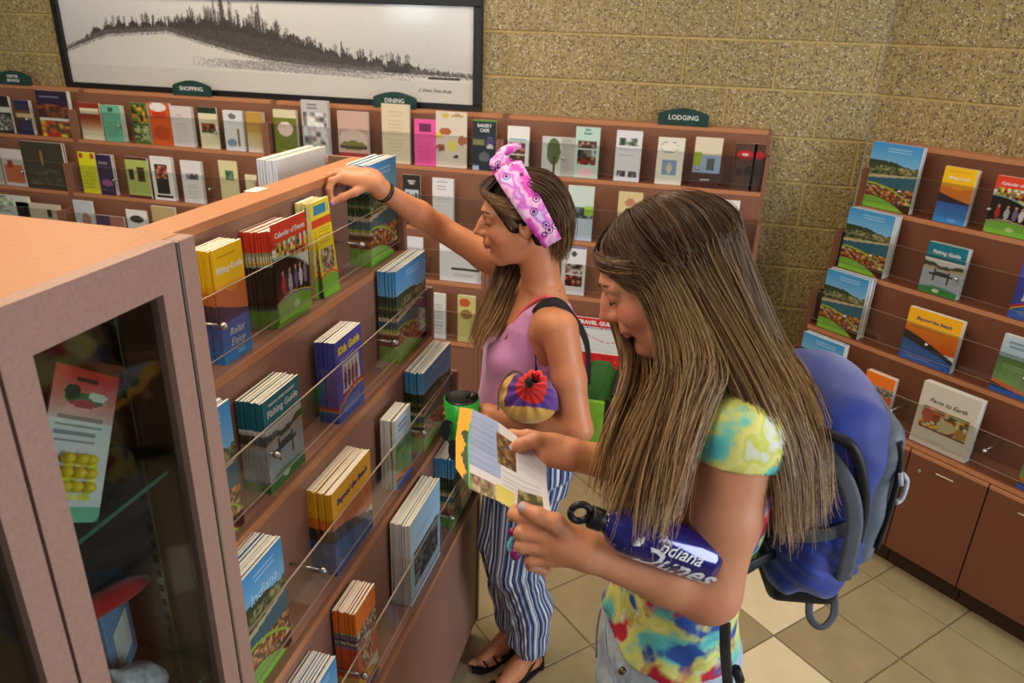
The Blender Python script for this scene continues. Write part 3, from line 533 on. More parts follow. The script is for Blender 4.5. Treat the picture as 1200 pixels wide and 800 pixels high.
 B(2, -4, 40, 230, (214, 216, 206), 'pale leaflets at the left end of the third row', Ph(0, .5, .6, 1, [(180, 200, 190), (120, 150, 110), (220, 220, 220)], 27, 2), n=3),
 B(2, 42, 90, 241, (206, 194, 170), 'wide cream booklet with dark squares', Rr(.15, .6, .3, .85, (60, 40, 30)), Rr(.7, .6, .85, .85, (60, 40, 30)), n=3, word='booklet'),
 B(2, 93, 114, 236, (196, 206, 214), 'pale blue leaflet with seated figure', ('ell', .6, .5, .25, .2, (180, 130, 110)), n=2),
 B(2, 120, 151, 254, (90, 60, 100), 'purple and red leaflets low in the third row', Rr(.5, .4, 1, 1, (190, 120, 110)), n=2),
 B(2, 154, 177, 247, W_, 'white leaflet with dark house drawing', ('ell', .5, .75, .35, .1, (50, 46, 42)), n=2),
 B(2, 183, 210, 243, (190, 170, 120), 'tan leaflet by the corner of the foreground rack', n=2),
 B(2, 478, 496, 278, (222, 222, 234), 'white leaflet behind the near stack of visitor guides', ('ell', .5, .5, .35, .12, (190, 180, 210)), n=2),
 B(2, 517, 566, 284, (230, 230, 234), 'large white flyer behind the raised arm', Rr(.3, .3, .95, .36, (60, 60, 60)), L(.3, .1, .9, .25, (190, 190, 195), 4), n=1, word='flyer'),
 B(2, 657, 685, 289, (226, 226, 230), 'white leaflet with two pictures above the bare shoulder', Ph(.15, .45, .9, .66, [(150, 90, 70), (60, 50, 44), (210, 200, 190)], 28, 2), Ph(.15, .18, .9, .42, RED_, 29, 2), ('ell', .5, .85, .1, .05, (60, 80, 80)), Rr(0, .98, 1, 1, (90, 70, 160)), n=1),
 B(2, 864, 880, 309, W_, 'white leaflet at the right end of the third row', Ph(.1, .3, .9, .7, BW_, 30, 2), n=1),
 B(3, 504, 522, 344, (214, 214, 212), 'white schedule leaflet on the lowest visible row', L(.1, .1, .9, .8, (150, 150, 150), 9), n=2),
 B(3, 538, 558, 347, (204, 196, 120), 'yellow leaflet with a red flower beside the hair', ('ell', .4, .85, .3, .1, (190, 90, 50)), ('ell', .5, .6, .35, .1, (150, 110, 60)), n=2)]
tz = [z for z, y in btiers]; ty = [y+YB for z, y in btiers]
for q in BL:
    yy = ty[q['tier']]+.02; z = tz[q['tier']]; sc = 50
    a0 = ony(q['x0'], q['top']+sc*.8, yy); a1 = ony(q['x1'], q['top']+sc*.8, yy); h = ony((q['x0']+q['x1'])/2, q['top'], yy)[2]-z
    if q['tier'] == 3: h = max(h, .2)
    w = a1[0]-a0[0]; x = (a0[0]+a1[0])/2
    for s in seams:                                                  # stay clear of the end panels
        if abs(x-s) < w/2+.022: x = s+(w/2+.024)*(1 if x > s else -1)
    c = bcv(0, q['bg'], *q['ops'])
    o = stack('x', q['label'], q['word'], ((0, 0), 0), x, yy, z, w, max(h, .12), q['n'], .0065, c=c, jit=.0015)
    if q['txt']:
        b_, s_ = q['txt'][:2]; md = q['txt'][2] if len(q['txt']) > 2 else ''
        m = LETW if md != 'teal' else mat('teal_ink', (60, 130, 120), .6); v = {'': .86, 'teal': .93, 'low': .14, 'mid': .74}[md]
        cov_text(o, b_, s_, m, .5, v, w, h, bold=.0004, sx=.9)
# travel guide map and red racks of the lowest row
c = Cv(40, 40, (214, 216, 214)); c.rect(0, .78, 1, 1, (200, 30, 34)); c.rect(0, .72, 1, .78, (36, 50, 110)); c.rect(0, .0, 1, .05, (60, 70, 130)); c.band(lambda u: .5+.12*np.sin(7*u), lambda u: .48+.12*np.sin(7*u), (190, 90, 70)); c.lines(.1, .1, .9, .3, (190, 200, 205), 5)
p0 = ony(660, 365, 3.20); p1 = ony(742, 372, 3.20)
o = tag(obj('travel_guide', brochure_mesh('travel_guide', p1[0]-p0[0], .18, .008, c), None, ((p0[0]+p1[0])/2, 3.19, .60), (0, 0, 0)), 'travel guide map with red TRAVEL header above the red rack cards', 'magazine')
text('TRAVEL GUIDE', .026, LETW, o, (0.0, -.0008, .15), bold=.001, sx=1.05); text('ALONG THE INDIANA TOLL ROAD', .0095, LETW, o, (0, -.0008, .133), bold=.0003)
c = Cv(30, 24, (196, 34, 36)); c.lines(.02, .1, .3, .9, (150, 20, 24), 6); c.lines(.36, .1, .64, .9, (150, 20, 24), 6); c.lines(.7, .1, .98, .9, (150, 20, 24), 6); c.rect(0, .3, 1, .36, (50, 40, 110))
for u in (.33, .67): c.lines(u-.02, .05, u+.02, .95, (230, 180, 60), 6)
p0 = ony(684, 400, 3.17); p1 = ony(742, 402, 3.17)
tag(obj('rate_card', brochure_mesh('rate_card', p1[0]-p0[0], .12, .008, c), None, ((p0[0]+p1[0])/2, 3.165, .50), (0, 0, 0)), 'red rate card with yellow dots hung below the travel map', 'card')
box('card_holder', (-.75, 3.172, .47), (-.25, 3.192, .60), LAM, None)
tag(bpy.data.objects['card_holder'], 'brown card holder on the front of the back rack, behind the red card', 'holder')

# ---------------------------------------------------------------- framed picture on the back wall
pc = thing('picture_frame', 'wide black framed winter photograph of wooded dunes on the block wall', 'picture', (-2.31, 3.694, 1.60))
pw, ph, fw = 2.45, .53, .042; x0, x1 = -pw/2, pw/2
for k, (a, b) in enumerate((((x0, -.03, 0), (x1, 0, fw)), ((x0, -.03, ph-fw), (x1, 0, ph)), ((x0, -.03, fw), (x0+fw, 0, ph-fw)), ((x1-fw, -.03, fw), (x1, 0, ph-fw)))):
    box('frame_rail', a, b, BLACK, pc, .003)
c = Cv(700, 158, (206, 204, 200)); u, v = c.u, c.v; r = np.random.default_rng(5)
c.grad(0, .35, 1, 1, (196, 194, 192), (222, 221, 219))
ridge = np.interp(u[0], [0, .04, .1, .15, .26, .36, .42, .5, .58, .66, .74, .82, .9, 1], [.40, .50, .62, .67, .70, .70, .70, .64, .56, .48, .42, .38, .34, .31])
snow = np.interp(u[0], [0, .05, .12, .28, .36, .45, .52, .6, .7, .8, 1], [.38, .47, .58, .64, .54, .44, .37, .34, .31, .30, .28])
ridge = ridge+r.normal(0, .012, len(ridge))
top = ridge+np.where((u[0] > .3) & (u[0] < .64), .06*np.abs(np.sin(u[0]*61))+.04, .05*np.abs(np.sin(u[0]*90))*(u[0] > .06)*(u[0] < .88))
c.m(v < top, (64, 57, 54)); c.m((v < ridge) & (r.random(v.shape) > .55), (88, 80, 78))
for k in range(190):                                                  # bare trees and pines on the ridge
    q = r.choice([r.uniform(.3, .64), r.uniform(.10, .3), r.uniform(.6, .86)], p=[.6, .22, .18]); hgt = r.uniform(.08, .36)*(1 if r.random() < .5 else .6) if .33 < q < .56 else r.uniform(.03, .14)
    b0 = np.interp(q, u[0], ridge); j = abs(u-q); pine = r.random() < .45
    wdt = (.0008+np.maximum(0, (b0+hgt-v))*(.026 if pine else .010)*r.uniform(.4, 1.2, (158, 1))); msk = (v > b0-.02) & (v < b0+hgt) & (j < wdt)
    if not pine or True: msk &= (r.random(v.shape) > (.25 if pine else .5)) | (j < .0010)
    c.m(msk, (62, 56, 56), .85)
    if not pine: c.m((((u-q)/.006)**2+((v-b0-hgt*.7)/(hgt*.35))**2 < 1) & (r.random(v.shape) > .62), (110, 104, 102), .7)
c.m(v < snow, (214, 211, 206)); c.m((v < snow+.05) & (v > snow-.03) & (r.random(v.shape) > .5), (110, 104, 106))
c.m((v < .40-.1*u) & (v > .30-.1*u) & (u > .33) & (u < .88) & (r.random(v.shape) > .9-.6*np.clip((u-.33)*8, 0, 1)*np.clip((.88-u)*6, 0, 1)), (120, 114, 116), .8); c.m(v < .22, (206, 202, 196))
c.m((v < .27) & (v > .245) & (u > .9) & (u < .97), (60, 54, 54)); c.m((v > .3) & (v < .36) & (u > .80) & (u < .86), (60, 56, 60)); c.a += r.normal(0, 4, c.a.shape)
pm = obj('photograph', brochure_mesh('photograph', pw-2*fw, ph-2*fw, .006, c, m=PHOTO), pc, (0, -.012, fw))
text('S. Dune Tree Study', .022, LETK, pm, (.98, -.001, .05), shear=.5)
# ---------------------------------------------------------------- display cabinet on the left (glass doors)
XC, ZC = -.60, 1.75
cb = thing('display_cabinet', 'brown display cabinet with narrow glass doors, cut by the left picture edge', 'cabinet', (XC, .778, 0))
def cbx(n, a, b, m, p=cb, bev=.001): return box(n, (a[0]-XC, a[1]-.778, a[2]), (b[0]-XC, b[1]-.778, b[2]), m, p, bev)
LAMB = mat('cabinet_laminate_cool_lit', (166, 130, 116), .45, .05, 220); TOPM = mat('cabinet_top_laminate_warm_lit', (182, 120, 76), .42, .04, 120)  # cool light on the front and warm light on the top, painted as colour
cbx('top_board', (-1.12, -.30, ZC-.02), (XC-.021, .778, ZC), TOPM)
cbx('right_stile', (XC-.02, .7475, .0), (XC, .778, ZC), LAMB); cbx('side_panel', (-1.12, .758, .0), (XC-.0205, .778, ZC-.0205), LAMB)
cbx('back_panel', (-1.12, -.30, .0), (-1.10, .757, ZC-.0205), LAMD); cbx('bottom_panel', (-1.10, -.30, .55), (XC-.0205, .757, .58), LAMD)
cbx('lower_panel', (XC-.02, -.30, .0), (XC, .7465, .55), LAMB)
cbx('piano_hinge', (XC-.018, .7425, .56), (XC+.002, .7470, ZC), METAL, cb, .0008)
def door(y0, y1, zt, lab=None):
    st = .036; d = obj('door', boxes('door', [((0, 0, .56), (.02, st, zt)), ((0, y1-y0-st+.003, .56), (.02, y1-y0, zt)), ((0, st, zt-.057), (.02, y1-y0-st+.003, zt)), ((0, st, .56), (.02, y1-y0-st+.003, .62))], [LAMB]), cb, (-.02, y0-.778, 0))
    g = obj('pane', boxes('pane', [((.006, st, .62), (.010, y1-y0-st+.003, zt-.057))], [GLASS]), d); return d
door(.484, .741, ZC+.0015); door(.214, .4795, ZC+.0015); door(-.056, .2035, ZC+.0015)
cbx('divider', (-1.09, .472, .58), (XC-.022, .483, ZC-.021), LAMD); cbx('divider', (-1.09, .195, .58), (XC-.022, .213, ZC-.021), LAMD)
STR = mat('slotted_steel', (150, 150, 140), .3, .04, 60, metal=.9)
for y in (.753, .488):
    s = cbx('slotted_standard', (-.73, y-.003 if y > .6 else y-.004, .6), (-.716, y+.003, 1.72), STR)
    obj('slots', boxes('slots', [((-.728-XC, (y-.0038 if y > .6 else y+.0032)-.778, .62+.028*k), (-.720-XC, (y-.003 if y > .6 else y+.0038)-.778, .632+.028*k)) for k in range(38)], BLACK), s)['kind'] = 'stuff'
for z in (1.44, 1.068):
    obj('glass_shelf', boxes('glass_shelf', [((-1.09-XC, .486-.778, z-.006), (-.64-XC, .748-.778, z))], [GLASS, GLE], [[0, 0, 1, 1, 1, 1]]), cb)
    for y in (.748, .490): cbx('shelf_bracket', (-.80, y-.002, z-.018), (-.64, y+.002, z-.007), STR, cb, 0)
# goods inside the cabinet
c = Cv(36, 70, (222, 224, 226)); c.grad(0, .66, 1, 1, (226, 190, 180), (205, 44, 34)); c.ell(.5, .93, .18, .02, (60, 40, 36)); c.ell(.5, .8, .3, .05, (60, 110, 50)); c.ell(.3, .84, .12, .05, (56, 60, 50)); c.ell(.7, .83, .15, .03, (215, 220, 200)); c.ell(.5, .77, .22, .025, (170, 40, 50)); c.lines(.1, .50, .9, .70, (90, 90, 100), 4); c.photo(.15, .14, .85, .38, [(235, 220, 60), (245, 235, 120), (220, 222, 215)], 3, 4); c.rect(0, 0, 1, .1, (120, 190, 160))
_tl, _tr, _br = onx(66, 424, -.675), onx(140, 443, -.675), onx(94, 612, -.650); _x = (_tr-_tl); _w = np.linalg.norm(_x); _x /= _w; _z = _tr-_br; _z -= _x*(_z@_x); _h = np.linalg.norm(_z); _z /= _h; _y = np.cross(_z, _x)
pk = tag(obj('blister_card', brochure_mesh('blister_card', _w, _h, .003, c)), 'red and white blister card with yellow contents inside the glass cabinet', 'package')
pk.matrix_world = Matrix.Translation(tuple(_tr-_z*_h-_x*_w/2)) @ Matrix([list(_x), list(_y), list(_z)]).transposed().to_4x4()
YEL = mat('yellow_rubber', (235, 205, 40), .4)
vv = []; 
for k in range(9):
    bmx = tubes('yellow_ball', [([(0, 0, -.009), (0, 0, -.006), (0, 0, 0), (0, 0, .006), (0, 0, .009)], [.003, .0085, .0115, .0085, .003])], YEL, pk, 10); bmx.location = (-.018+.018*(k % 3)+random.uniform(-.003, .003), -.008, .040+.016*(k//3)); bmx.scale = (.72, .72, .72)
c = Cv(16, 24, (60, 90, 50)); c.photo(0, 0, 1, .6, [(50, 120, 50), (200, 210, 190), (40, 60, 40)], 4, 2); c.photo(0, .6, 1, 1, [(150, 40, 40), (60, 50, 110), (200, 190, 180)], 5, 2)
tag(obj('seed_packet', brochure_mesh('seed_packet', .11, .17, .006, c), None, (-.86, .66, 1.545), (R_(-10), R_(8), R_(60))), 'dark red and green packet hanging high behind the blister card', 'package')
PB = mat('pale_blue_card', (120, 160, 200), .5); RED = mat('red_plush', (190, 24, 22), .9, .12, 300, .6, sheen=.5)
bx = thing('gift_box', 'pale blue boxed gift on the lower glass shelf of the cabinet', 'box', (-.80, .668, 1.069), R_(25))
box('carton', (-.05, -.05, 0), (.05, .05, .155), PB, bx); box('white_label', (.0505, -.03, .03), (.0515, .03, .10), PAPER, bx, 0)
rp = thing('plush_toy', 'red fuzzy plush toy lying over the pale blue box', 'toy', (-.735, .625, 1.165)); 
tubes('plush_body', [(smooth_path([(-.03, -.09, .09), (-.01, -.03, .085), (.0, .03, .075), (.0, .11, .05)], 12), [.012, .018, .022, .024, .022, .02, .018, .018, .018, .017, .014, .008]), (smooth_path([(-.0, -.06, .0), (0, -.05, .06), (0, -.03, .10), (0, -.05, .15)], 10), [.018, .022, .026, .028, .026, .024, .022, .02, .016, .008])], RED, rp, 12)
cl_ = acrylic('plastic_bag_film', (.86, .88, .9, 1)); 
tag(tubes('plastic_bag', [(smooth_path([(-.70, .605, 1.17), (-.69, .62, 1.14), (-.69, .64, 1.11), (-.69, .69, 1.075)], 10), [.003, .008, .014, .022, .026, .03, .034, .03, .02, .006])], mat('clear_wrap', (190, 192, 200), .25, .2, 60, .8), None, 12), 'twisted clear plastic bag on the lower glass shelf', 'bag')
bo = thing('bowl', 'dark green rimmed bowl on the upper glass shelf behind the blister card', 'bowl', (-.90, .63, 1.4405))
tubes('bowl_body', [([(0, 0, 0), (0, 0, .012), (0, 0, .03), (0, 0, .05), (0, 0, .052)], [.03, .045, .062, .072, .070])], mat('dark_green_glaze', (34, 62, 48), .2), bo, 20)
tag(tubes('orange_ornament', [([(-.78, .36, .72), (-.78, .36, .74), (-.78, .36, .80), (-.78, .36, .86), (-.78, .36, .88)], [.02, .06, .08, .06, .02])], mat('orange_glaze', (220, 120, 30), .3), None, 16), 'round orange ornament behind the left glass door, low', 'ornament')
bpy.data.objects['orange_ornament'].location.z = -.14

# ---------------------------------------------------------------- distance-field modeller for bodies and cloth
class Fld:
    def __init__(s): s.p = []
    def cone(s, a, b, r0, r1, k=.012, op=1):
        a, b = np.array(a, float), np.array(b, float); R = max(r0, r1)
        def f(X, Y, Z):
            d = b-a; L2 = d@d+1e-12; t = np.clip(((X-a[0])*d[0]+(Y-a[1])*d[1]+(Z-a[2])*d[2])/L2, 0, 1)
            return np.sqrt((X-a[0]-t*d[0])**2+(Y-a[1]-t*d[1])**2+(Z-a[2]-t*d[2])**2)-(r0+(r1-r0)*t)
        s.p.append((f, np.minimum(a, b)-R, np.maximum(a, b)+R, k, op)); return s
    def chain(s, pts, rs, k=.012):
        for i in range(len(pts)-1): s.cone(pts[i], pts[i+1], rs[i], rs[i+1], k)
        return s
    def ell(s, c, r, M=None, k=.012, op=1):
        c, r = np.array(c, float), np.array(r, float); M = np.eye(3) if M is None else np.array(M); R = np.abs(M.T@np.diag(r)).sum(1) if False else np.full(3, r.max())
        def f(X, Y, Z):
            x, y, z = X-c[0], Y-c[1], Z-c[2]; u = [M[i][0]*x+M[i][1]*y+M[i][2]*z for i in range(3)]
            k0 = np.sqrt((u[0]/r[0])**2+(u[1]/r[1])**2+(u[2]/r[2])**2); k1 = np.sqrt((u[0]/r[0]**2)**2+(u[1]/r[1]**2)**2+(u[2]/r[2]**2)**2)+1e-9
            return k0*(k0-1)/k1
        s.p.append((f, c-R, c+R, k, op)); return s
    def rbox(s, c, h, rad, M=None, k=.012, op=1):
        c, h = np.array(c, float), np.array(h, float)-rad; M = np.eye(3) if M is None else np.array(M); R = np.linalg.norm(h)+rad
        def f(X, Y, Z):
            x, y, z = X-c[0], Y-c[1], Z-c[2]; q = [np.abs(M[i][0]*x+M[i][1]*y+M[i][2]*z)-h[i] for i in range(3)]
            return np.sqrt(sum(np.maximum(v, 0)**2 for v in q))+np.minimum(np.maximum(np.maximum(q[0], q[1]), q[2]), 0)-rad
        s.p.append((f, c-R, c+R, k, op)); return s
    def loft(s, lv, fw, k=.02, op=1):
        """lv rows: z, cx, cy, half depth (along fw), half width"""
        L_ = np.array(lv, float); fx, fy = fw; lx, ly = -fy, fx
        def f(X, Y, Z):
            cx, cy, a, b = [np.interp(Z, L_[:, 0], L_[:, i]) for i in (1, 2, 3, 4)]
            x, y = X-cx, Y-cy; u = x*fx+y*fy; w = x*lx+y*ly; q = np.sqrt((u/a)**2+(w/b)**2)+1e-9
            d = (q-1)*np.sqrt(u*u+w*w)/q; return np.maximum(d, np.maximum(L_[0, 0]-Z, Z-L_[-1, 0]))
        m = max(L_[:, 3].max(), L_[:, 4].max())
        s.p.append((f, np.array([L_[:, 1].min()-m, L_[:, 2].min()-m, L_[0, 0]]), np.array([L_[:, 1].max()+m, L_[:, 2].max()+m, L_[-1, 0]]), k, op)); return s
    def plane(s, pt, n, k=.004):                      # keep the side the normal points away from
        pt, n = np.array(pt, float), np.array(n, float); n /= np.linalg.norm(n)
        s.p.append((lambda X, Y, Z: (X-pt[0])*n[0]+(Y-pt[1])*n[1]+(Z-pt[2])*n[2], np.full(3, -9), np.full(3, 9), k, 2)); return s
    def warp(s, g): s.p.append((g, np.full(3, -9), np.full(3, 9), 0, 3)); return s
    def sub(s, o): return s
    def grid(s, lo, hi, res):
        lo, hi = np.array(lo, float), np.array(hi, float); n = np.ceil((hi-lo)/res).astype(int)+1
        ax = [lo[i]+res*np.arange(n[i]) for i in range(3)]; D = np.full(n, .06, np.float32)
        for f, a, b, k, op in s.p:
            pad = .03+k; i0 = np.clip(((a-pad-lo)/res).astype(int), 0, n); i1 = np.clip(np.ceil((b+pad-lo)/res).astype(int)+1, 0, n)
            if (i1 <= i0).any(): continue
            sl = tuple(slice(i0[i], i1[i]) for i in range(3)); X, Y, Z = ax[0][sl[0]][:, None, None], ax[1][sl[1]][None, :, None], ax[2][sl[2]][None, None, :]
            v = f(X, Y, Z).astype(np.float32); A = D[sl]
            if op == 1: h = np.maximum(k-np.abs(A-v), 0)/max(k, 1e-6); D[sl] = np.minimum(A, v)-h*h*k*.25
            elif op == -1: v = -v; h = np.maximum(k-np.abs(A-v), 0)/max(k, 1e-6); D[sl] = np.maximum(A, v)+h*h*k*.25
            elif op == 2: h = np.maximum(k-np.abs(A-v), 0)/max(k, 1e-6); D[sl] = np.maximum(A, v)+h*h*k*.25
            elif op == 3: D[sl] = A+v
        return D, lo, res
def nets(D, lo, res, keep=None):
    S = D < 0; n = np.array(D.shape)-1; cnt = np.zeros(n, np.int8)
    for i in (0, 1):
        for j in (0, 1):
            for k in (0, 1): cnt += S[i:n[0]+i, j:n[1]+j, k:n[2]+k]
    ac = (cnt > 0) & (cnt < 8); idx = -np.ones(n, np.int64); C_ = np.argwhere(ac); idx[ac] = np.arange(len(C_))
    acc = np.zeros((len(C_), 3)); num = np.zeros(len(C_)); cs = [(i, j, k) for i in (0, 1) for j in (0, 1) for k in (0, 1)]
    V = {c: D[C_[:, 0]+c[0], C_[:, 1]+c[1], C_[:, 2]+c[2]] for c in cs}
    for c in cs:
        for ax in range(3):
            if c[ax]: continue
            d = list(c); d[ax] = 1; a, b = V[c], V[tuple(d)]; m = (a < 0) != (b < 0); t = np.where(m, a/np.where(m, a-b, 1), 0)
            p = np.tile(np.array(c, float), (len(C_), 1)); p[:, ax] += t; acc += p*m[:, None]; num += m
    P = lo+res*(C_+acc/num[:, None]); Q = []
    for ax in range(3):
        o1, o2 = [(1, 2), (2, 0), (0, 1)][ax]; a = [slice(None)]*3; b = [slice(None)]*3; a[ax] = slice(0, -1); b[ax] = slice(1, None); s0, s1 = S[tuple(a)], S[tuple(b)]
        E = np.argwhere(s0 != s1); E = E[(E[:, o1] > 0) & (E[:, o2] > 0) & (E[:, o1] < n[o1]) & (E[:, o2] < n[o2])]
        if not len(E): continue
        def cell(d1, d2): e = E.copy(); e[:, o1] -= d1; e[:, o2] -= d2; return idx[e[:, 0], e[:, 1], e[:, 2]]
        q = np.stack([cell(1, 1), cell(0, 1), cell(0, 0), cell(1, 0)], 1); fl = ~s0[E[:, 0], E[:, 1], E[:, 2]]; q[fl] = q[fl][:, ::-1]; Q.append(q)
    Q = np.vstack(Q); Q = Q[(Q >= 0).all(1)]
    if keep is not None: cen = P[Q].mean(1); Q = Q[keep(cen)]
    u, inv = np.unique(Q, return_inverse=True); return P[u], inv.reshape(-1, 4)
def mesh_np(name, P, Q, mats, attrs=None, fmat=None):
    me = bpy.data.meshes.new(name); me.vertices.add(len(P)); me.vertices.foreach_set('co', np.asarray(P, np.float32).ravel()); n = Q.shape[1]
    me.loops.add(Q.size); me.loops.foreach_set('vertex_index', Q.astype(np.int32).ravel()); me.polygons.add(len(Q)); me.polygons.foreach_set('loop_start', np.arange(0, Q.size, n, dtype=np.int32)); me.polygons.foreach_set('loop_total', np.full(len(Q), n, np.int32))
    for m in (mats if isinstance(mats, (list, tuple)) else [mats]): me.materials.append(m)
    if fmat is not None: me.polygons.foreach_set('material_index', fmat.astype(np.int32))
    me.polygons.foreach_set('use_smooth', np.ones(len(Q), bool)); me.update(calc_edges=True); me.validate()
    for k, a in (attrs or {}).items():
        a = np.asarray(a, np.float32)
        if a.ndim == 2: at_ = me.attributes.new(k, 'FLOAT_COLOR', 'POINT'); at_.data.foreach_set('color', np.hstack([a, np.ones((len(a), 1))]).astype(np.float32).ravel())
        else: at_ = me.attributes.new(k, 'FLOAT', 'POINT'); at_.data.foreach_set('value', a)
    return me
def relax(P, Q, it=1, f=.5):
    for _ in range(it):
        A = np.zeros_like(P); N = np.zeros(len(P)); 
        for i in range(4): np.add.at(A, Q[:, i], P[Q[:, (i+1) % 4]]+P[Q[:, (i-1) % 4]]); np.add.at(N, Q[:, i], 2)
        P = np.where((N > 5)[:, None], P*(1-f)+f*A/np.maximum(N, 1)[:, None], P)
    return P
def sdf_obj(name, fld, lo, hi, res, m, parent=None, paint=None, it=1, fine=()):
    """fine: list of (lo, hi, res) boxes meshed from the same field at a finer step, joined into the one surface"""
    ins = lambda c, a, b, e=0: ((c > np.array(a)+e) & (c < np.array(b)-e)).all(1)
    def kp(c):
        r = np.ones(len(c), bool)
        for a, b, _ in fine: r &= ~ins(c, a, b, .0)
        return r
    P, Q = nets(*fld.grid(lo, hi, res), keep=kp if fine else None); P = relax(P, Q, it); Ps, Qs, n = [P], [Q], len(P)
    for a, b, r in fine:
        p, q = nets(*fld.grid(np.array(a)-2*r, np.array(b)+2*r, r), keep=lambda c: ins(c, a, b, -.003)); p = relax(p, q, it); Ps.append(p); Qs.append(q+n); n += len(p)
    P, Q = np.vstack(Ps), np.vstack(Qs); return obj(name, mesh_np(name, P, Q, m, paint(P) if paint else None), parent)
def rotm(f, up=(0, 0, 1)):                             # rows: forward, left, up
    f = np.array(f, float); f /= np.linalg.norm(f); l = np.cross(up, f); l /= np.linalg.norm(l); return np.array([f, l, np.cross(f, l)])

def skin_mat(name, base):
    m = bpy.data.materials.new(name); m.use_nodes = True; nt = m.node_tree; b = nt.nodes['Principled BSDF']; K = nt.links.new
    a = nt.nodes.new('ShaderNodeAttribute'); a.attribute_name = 'tone'; n = nt.nodes.new('ShaderNodeTexNoise'); n.inputs['Scale'].default_value = 22; n.inputs['Detail'].default_value = 6
    r = nt.nodes.new('ShaderNodeValToRGB'); r.color_ramp.elements[0].color = (.90, .84, .80, 1); r.color_ramp.elements[1].color = (1.05, 1.05, 1.05, 1); K(n.outputs[0], r.inputs[0])
    mx = nt.nodes.new('ShaderNodeMixRGB'); mx.blend_type = 'MULTIPLY'; mx.inputs[0].default_value = 1; K(a.outputs['Color'], mx.inputs[1]); K(r.outputs[0], mx.inputs[2]); K(mx.outputs[0], b.inputs['Base Color'])
    b.inputs['Roughness'].default_value = .46; b.inputs['Subsurface Weight'].default_value = .12; b.inputs['Subsurface Radius'].default_value = (.012, .004, .002); b.inputs['Subsurface Scale'].default_value = 1
    return m
def head_field(F_, c, M, s=1.):
    """head in its own frame (x forward, y left, z up), crown about z=.115, chin z=-.11"""
    c = np.array(c, float); w = lambda x, y, z: c+s*(M.T@np.array([x, y, z])); e = lambda p, r, k=.012, op=1: F_.ell(w(*p), np.array(r)*s, M, k, op)
    e((-.018, 0, .032), (.093, .073, .075)); e((.030, 0, .028), (.058, .062, .062), .02); e((.028, 0, -.035), (.060, .056, .078), .02)
    for y in (1, -1): F_.cone(w(.0, .048*y, -.040), w(.060, .014*y, -.094), .022*s, .017*s, .02)
    e((.074, 0, -.094), (.019, .019, .016), .014)
    for y in (1, -1):
        e((.058, .036*y, -.022), (.026, .022, .024), .016); e((.092, .032*y, .012), (.015, .017, .012), .012, -1)
        F_.cone(w(.086, .014*y, .030), w(.070, .048*y, .026), .008*s, .006*s, .014)
        e((.0715, .032*y, .010), (.0150, .0165, .0125), .003)
    F_.cone(w(.086, 0, .020), w(.1085, 0, -.016), .0070*s, .0076*s, .010); e((.1115, 0, -.0215), (.0098, .0082, .0076), .006)
    e((.0920, 0, -.010), (.0150, .0105, .0200), .012); e((.0935, 0, -.024), (.0120, .0130, .0080), .008)
    for y in (1, -1): e((.0960, .0108*y, -.0250), (.0090, .0060, .0060), .008); e((.099, .0055*y, -.0335), (.004, .003, .004), .002, -1)
    e((.0850, 0, -.047), (.013, .026, .012), .012)
    e((.0918, 0, -.0520), (.0090, .0210, .0048), .004); e((.0895, 0, -.0615), (.0090, .0175, .0055), .004); F_.cone(w(.1005, .017, -.0566), w(.1005, -.017, -.0566), .0012*s, .0012*s, .002, -1)
    for y in (1, -1):
        e((-.008, .074*y, -.004), (.018, .008, .029), .004); e((-.005, .0815*y, -.001), (.010, .006, .019), .003, -1)
    return w
def tone(P, base, spots):
    T = np.tile(lin(base), (len(P), 1))
    for c, r, col, M, al in spots:
        u = (P-c)@M.T/np.array(r); q = np.clip(1.3-np.sqrt((u**2).sum(1)), 0, .3)[:, None]/.3*al; T = T*(1-q)+lin(col)*q
    return {'tone': T}
def finger(F_, pts, r=.0085, tip=.0062, k=.004):
    n = len(pts); F_.chain(pts, [r+(tip-r)*i/(n-1) for i in range(n)], k)
HAIRC = None
def hair_mat(name, rough=.38):
    m = bpy.data.materials.new(name); m.use_nodes = True; b = m.node_tree.nodes['Principled BSDF']; a = m.node_tree.nodes.new('ShaderNodeAttribute'); a.attribute_name = 'tone'
    m.node_tree.links.new(a.outputs['Color'], b.inputs['Base Color']); b.inputs['Roughness'].default_value = rough; b.inputs['Specular IOR Level'].default_value = .35; return m
HAIR = hair_mat('hair')
